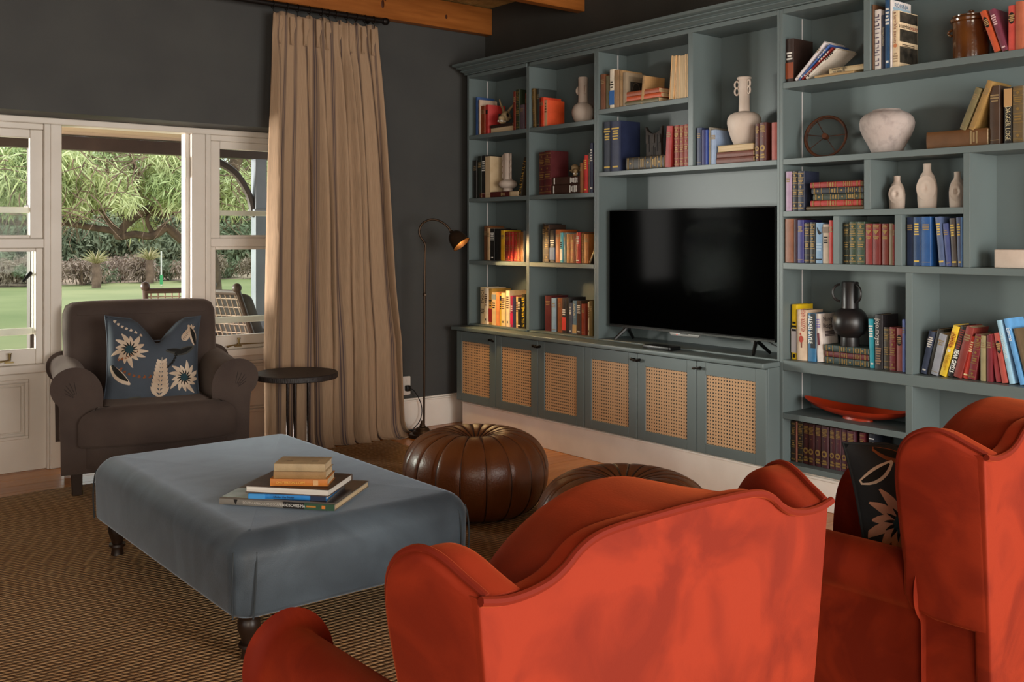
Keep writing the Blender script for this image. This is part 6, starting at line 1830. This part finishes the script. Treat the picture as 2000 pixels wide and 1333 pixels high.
# stoneware crock
t = thing('stoneware_crock', 'brown glazed lidded stoneware crock on the top shelf', 'jar', (-.135, -3.768, 2.1525))
MB().lathe([(.070, 0), (.074, .004), (.076, .03), (.077, .12), (.077, .155), (.079, .17), (.086, .175), (.088, .185), (.084, .192), (.078, .194)], 36).build('body', STONEW, t)
MB().lathe([(.078, .195), (.079, .2), (.06, .206), (.03, .209), (.012, .210), (.009, .214), (.013, .219), (.014, .224), (.008, .229), (.0001, .230)], 36).build('lid', STONEW, t)
for s in (-1, 1):
    MB().tube(smooth_path([(-.03, s * .072, .145), (-.03, s * .086, .14), (-.03, s * .088, .128), (-.03, s * .074, .118)], 4), .006, 8).build('lug_handle', STONEW, t)

# iron wheel
t = thing('iron_wheel', 'rusty little spoked iron wheel leaning against the shelf end', 'wheel', (-.15, -3.02, 1.7625), (0, math.radians(12), math.radians(14)))
RW = .112
def ring(r, rad, zc, x): return MB().tube([(x, r * math.cos(a * PI / 24), zc + r * math.sin(a * PI / 24)) for a in range(48)], rad, 8, closed=True)
ring(RW - .006, .0065, RW, 0).build('rim', RUSTM, t)
ring(RW - .012, .003, RW, .012).build('inner_rim', RUSTM, t)
MB().lathe([(.006, -.02), (.014, -.018), (.016, 0), (.014, .018), (.006, .02)], 14).build('hub', RUSTM, t, loc=(0, 0, RW), rot=(0, PI / 2, 0))
for a in (.15, 1.05, PI - .05, 4.1, 5.6):
    MB().tube([(0, .012 * math.cos(a), RW + .012 * math.sin(a)), (0, (RW - .008) * math.cos(a), RW + (RW - .008) * math.sin(a))], .0022, 6).build('spoke', RUSTM, t)

# round pot
t = thing('round_vase', 'wide pale matt round vase with a low collar', 'vase', (-.145, -3.364, 1.7615))
MB().lathe([(.062, 0), (.070, .006), (.088, .045), (.110, .085), (.123, .118), (.1265, .145), (.121, .168), (.105, .186), (.083, .198), (.068, .204), (.062, .211), (.058, .211), (.060, .203), (.05, .19)], 40).build('body', CERP, t)

# three small bottles with dished faces
def face_bottle(y, label, h, r, ov):
    t = thing('dished_vase', label, 'vase', (-.14, y, 1.4945), group='three white dished vases')
    k = h / .16
    MB().lathe([(r * .92, 0), (r * .95, .004), (r, .03 * k), (r * 1.04, .07 * k), (r * .95, .095 * k), (r * .72, .118 * k), (r * .46, .130 * k), (r * .40, .142 * k), (r * .42, .16 * k), (r * .36, .161 * k), (r * .33, .13 * k)], 28, sy=1.0, sx=.82).build('body', CERW, t)
    # oval dished facets facing the room
    for s, sc in ((-1, 1),):
        d3 = Vector((-.82, -.30 * 1, 0)).normalized()
        sd_ = Vector((-d3.y, d3.x, 0))
        def dm(u, w_):
            a = u * 2 * PI; rr_ = w_
            p = d3 * (r * .87 + .010 * math.sin(PI * min(1, rr_ * .9 + .1)) ** 2 - .004 * (1 - rr_)) + sd_ * (ov * r * rr_ * math.cos(a)) + Vector((0, 0, .072 * k + .044 * k * rr_ * math.sin(a)))
            return tuple(p)
        MB().grid(lambda u, w_: dm(u, w_), 28, 7, cu=True).build('dished_face', CERW, t)
    return t
face_bottle(-3.413, 'small white dished vase nearest the iron wheel side', .158, .038, .86)
face_bottle(-3.564, 'tallest white dished vase standing in the middle of three', .208, .044, .95)
face_bottle(-3.708, 'small white dished vase half hidden by the divider', .163, .036, .80)

# white box and dark stalk in the tall cubby
b = MB().puff(rrect(-.07, .07, -.05, .05, .006, 3), .079, .004, .004, lambda u, w_, d: (w_, -u, d), 3).build('white_box', CERW, None)
b.location = (-.18, -3.985, 1.2305); tag(b, 'plain white block-shaped box in the tall dark cubby', 'box')
t = thing('dried_stalk', 'dark dried stalk with side bristles in the tall cubby', 'dried stalk', (-.05, -4.05, 1.2305))
P_ = smooth_path([(0, .0, .0), (0, 0, .11), (0, .002, .28), (0, -.004, .37), (0, -.03, .42), (0, -.06, .44)], 5)
MB().tube(P_, [.007] * len(P_), 7).build('stem', CARVE, t)
for k in range(6):
    q = P_[12 + k * 2]
    MB().tube([q, (q[0] - .005, q[1] + .03, q[2] + .012 + k * .004), (q[0] - .005, q[1] + .05, q[2] + .006 + k * .006)], [.003, .002, .001], 5).build('bristle', CARVE, t)
MB().lathe([(.03, 0), (.03, .006), (.008, .012)], 14).build('foot', CARVE, t)

# black vase
t = thing('ring_handled_vase', 'black matt vase with globe belly and two ring handles', 'vase', (-.165, -3.179, .8235))
MB().lathe([(.045, 0), (.046, .005), (.044, .045), (.050, .052), (.070, .064), (.082, .086), (.086, .115), (.083, .142), (.072, .166), (.055, .182), (.041, .188), (.040, .20), (.040, .315), (.038, .318), (.034, .316), (.034, .19)], 36).build('body', CERB, t)
for s in (-1, 1):
    d3 = Vector((-.38, s * .92, 0)).normalized()
    MB().tube([tuple(d3 * (.048 + .036 * math.cos(a * PI / 10)) + Vector((0, 0, .262 + .042 * math.sin(a * PI / 10)))) for a in range(-5, 6)] , .0058, 8).build('ring_handle', CERB, t)

# red platter
t = thing('red_platter', 'long shallow red ceramic platter on the low shelf', 'platter', (-.14, -3.205, .4625))
def plat(u, w_, th):
    a = u * 2 * PI
    lx = .30 * abs(math.cos(a)) ** 1.0 * (1 if math.cos(a) > 0 else -1); ly = .095 * math.sin(a)
    z = .014 + .040 * w_ ** 2.2 + .026 * (w_ ** 3) * abs(math.cos(a)) ** 3 + th
    return (ly * w_, lx * w_, z)
m = MB()
m.grid(lambda u, w_: plat(u, max(w_, .01), 0), 48, 10, cu=True)
m.grid(lambda u, w_: plat(u, max(1 - w_, .01), -.006 if w_ > 0 else 0), 48, 10, cu=True)
m.build('dish', REDC, t)
MB().lathe([(.05, 0), (.05, .004), (.046, .012)], 28, sx=.8, sy=1.6).build('foot_ring', REDC, t)
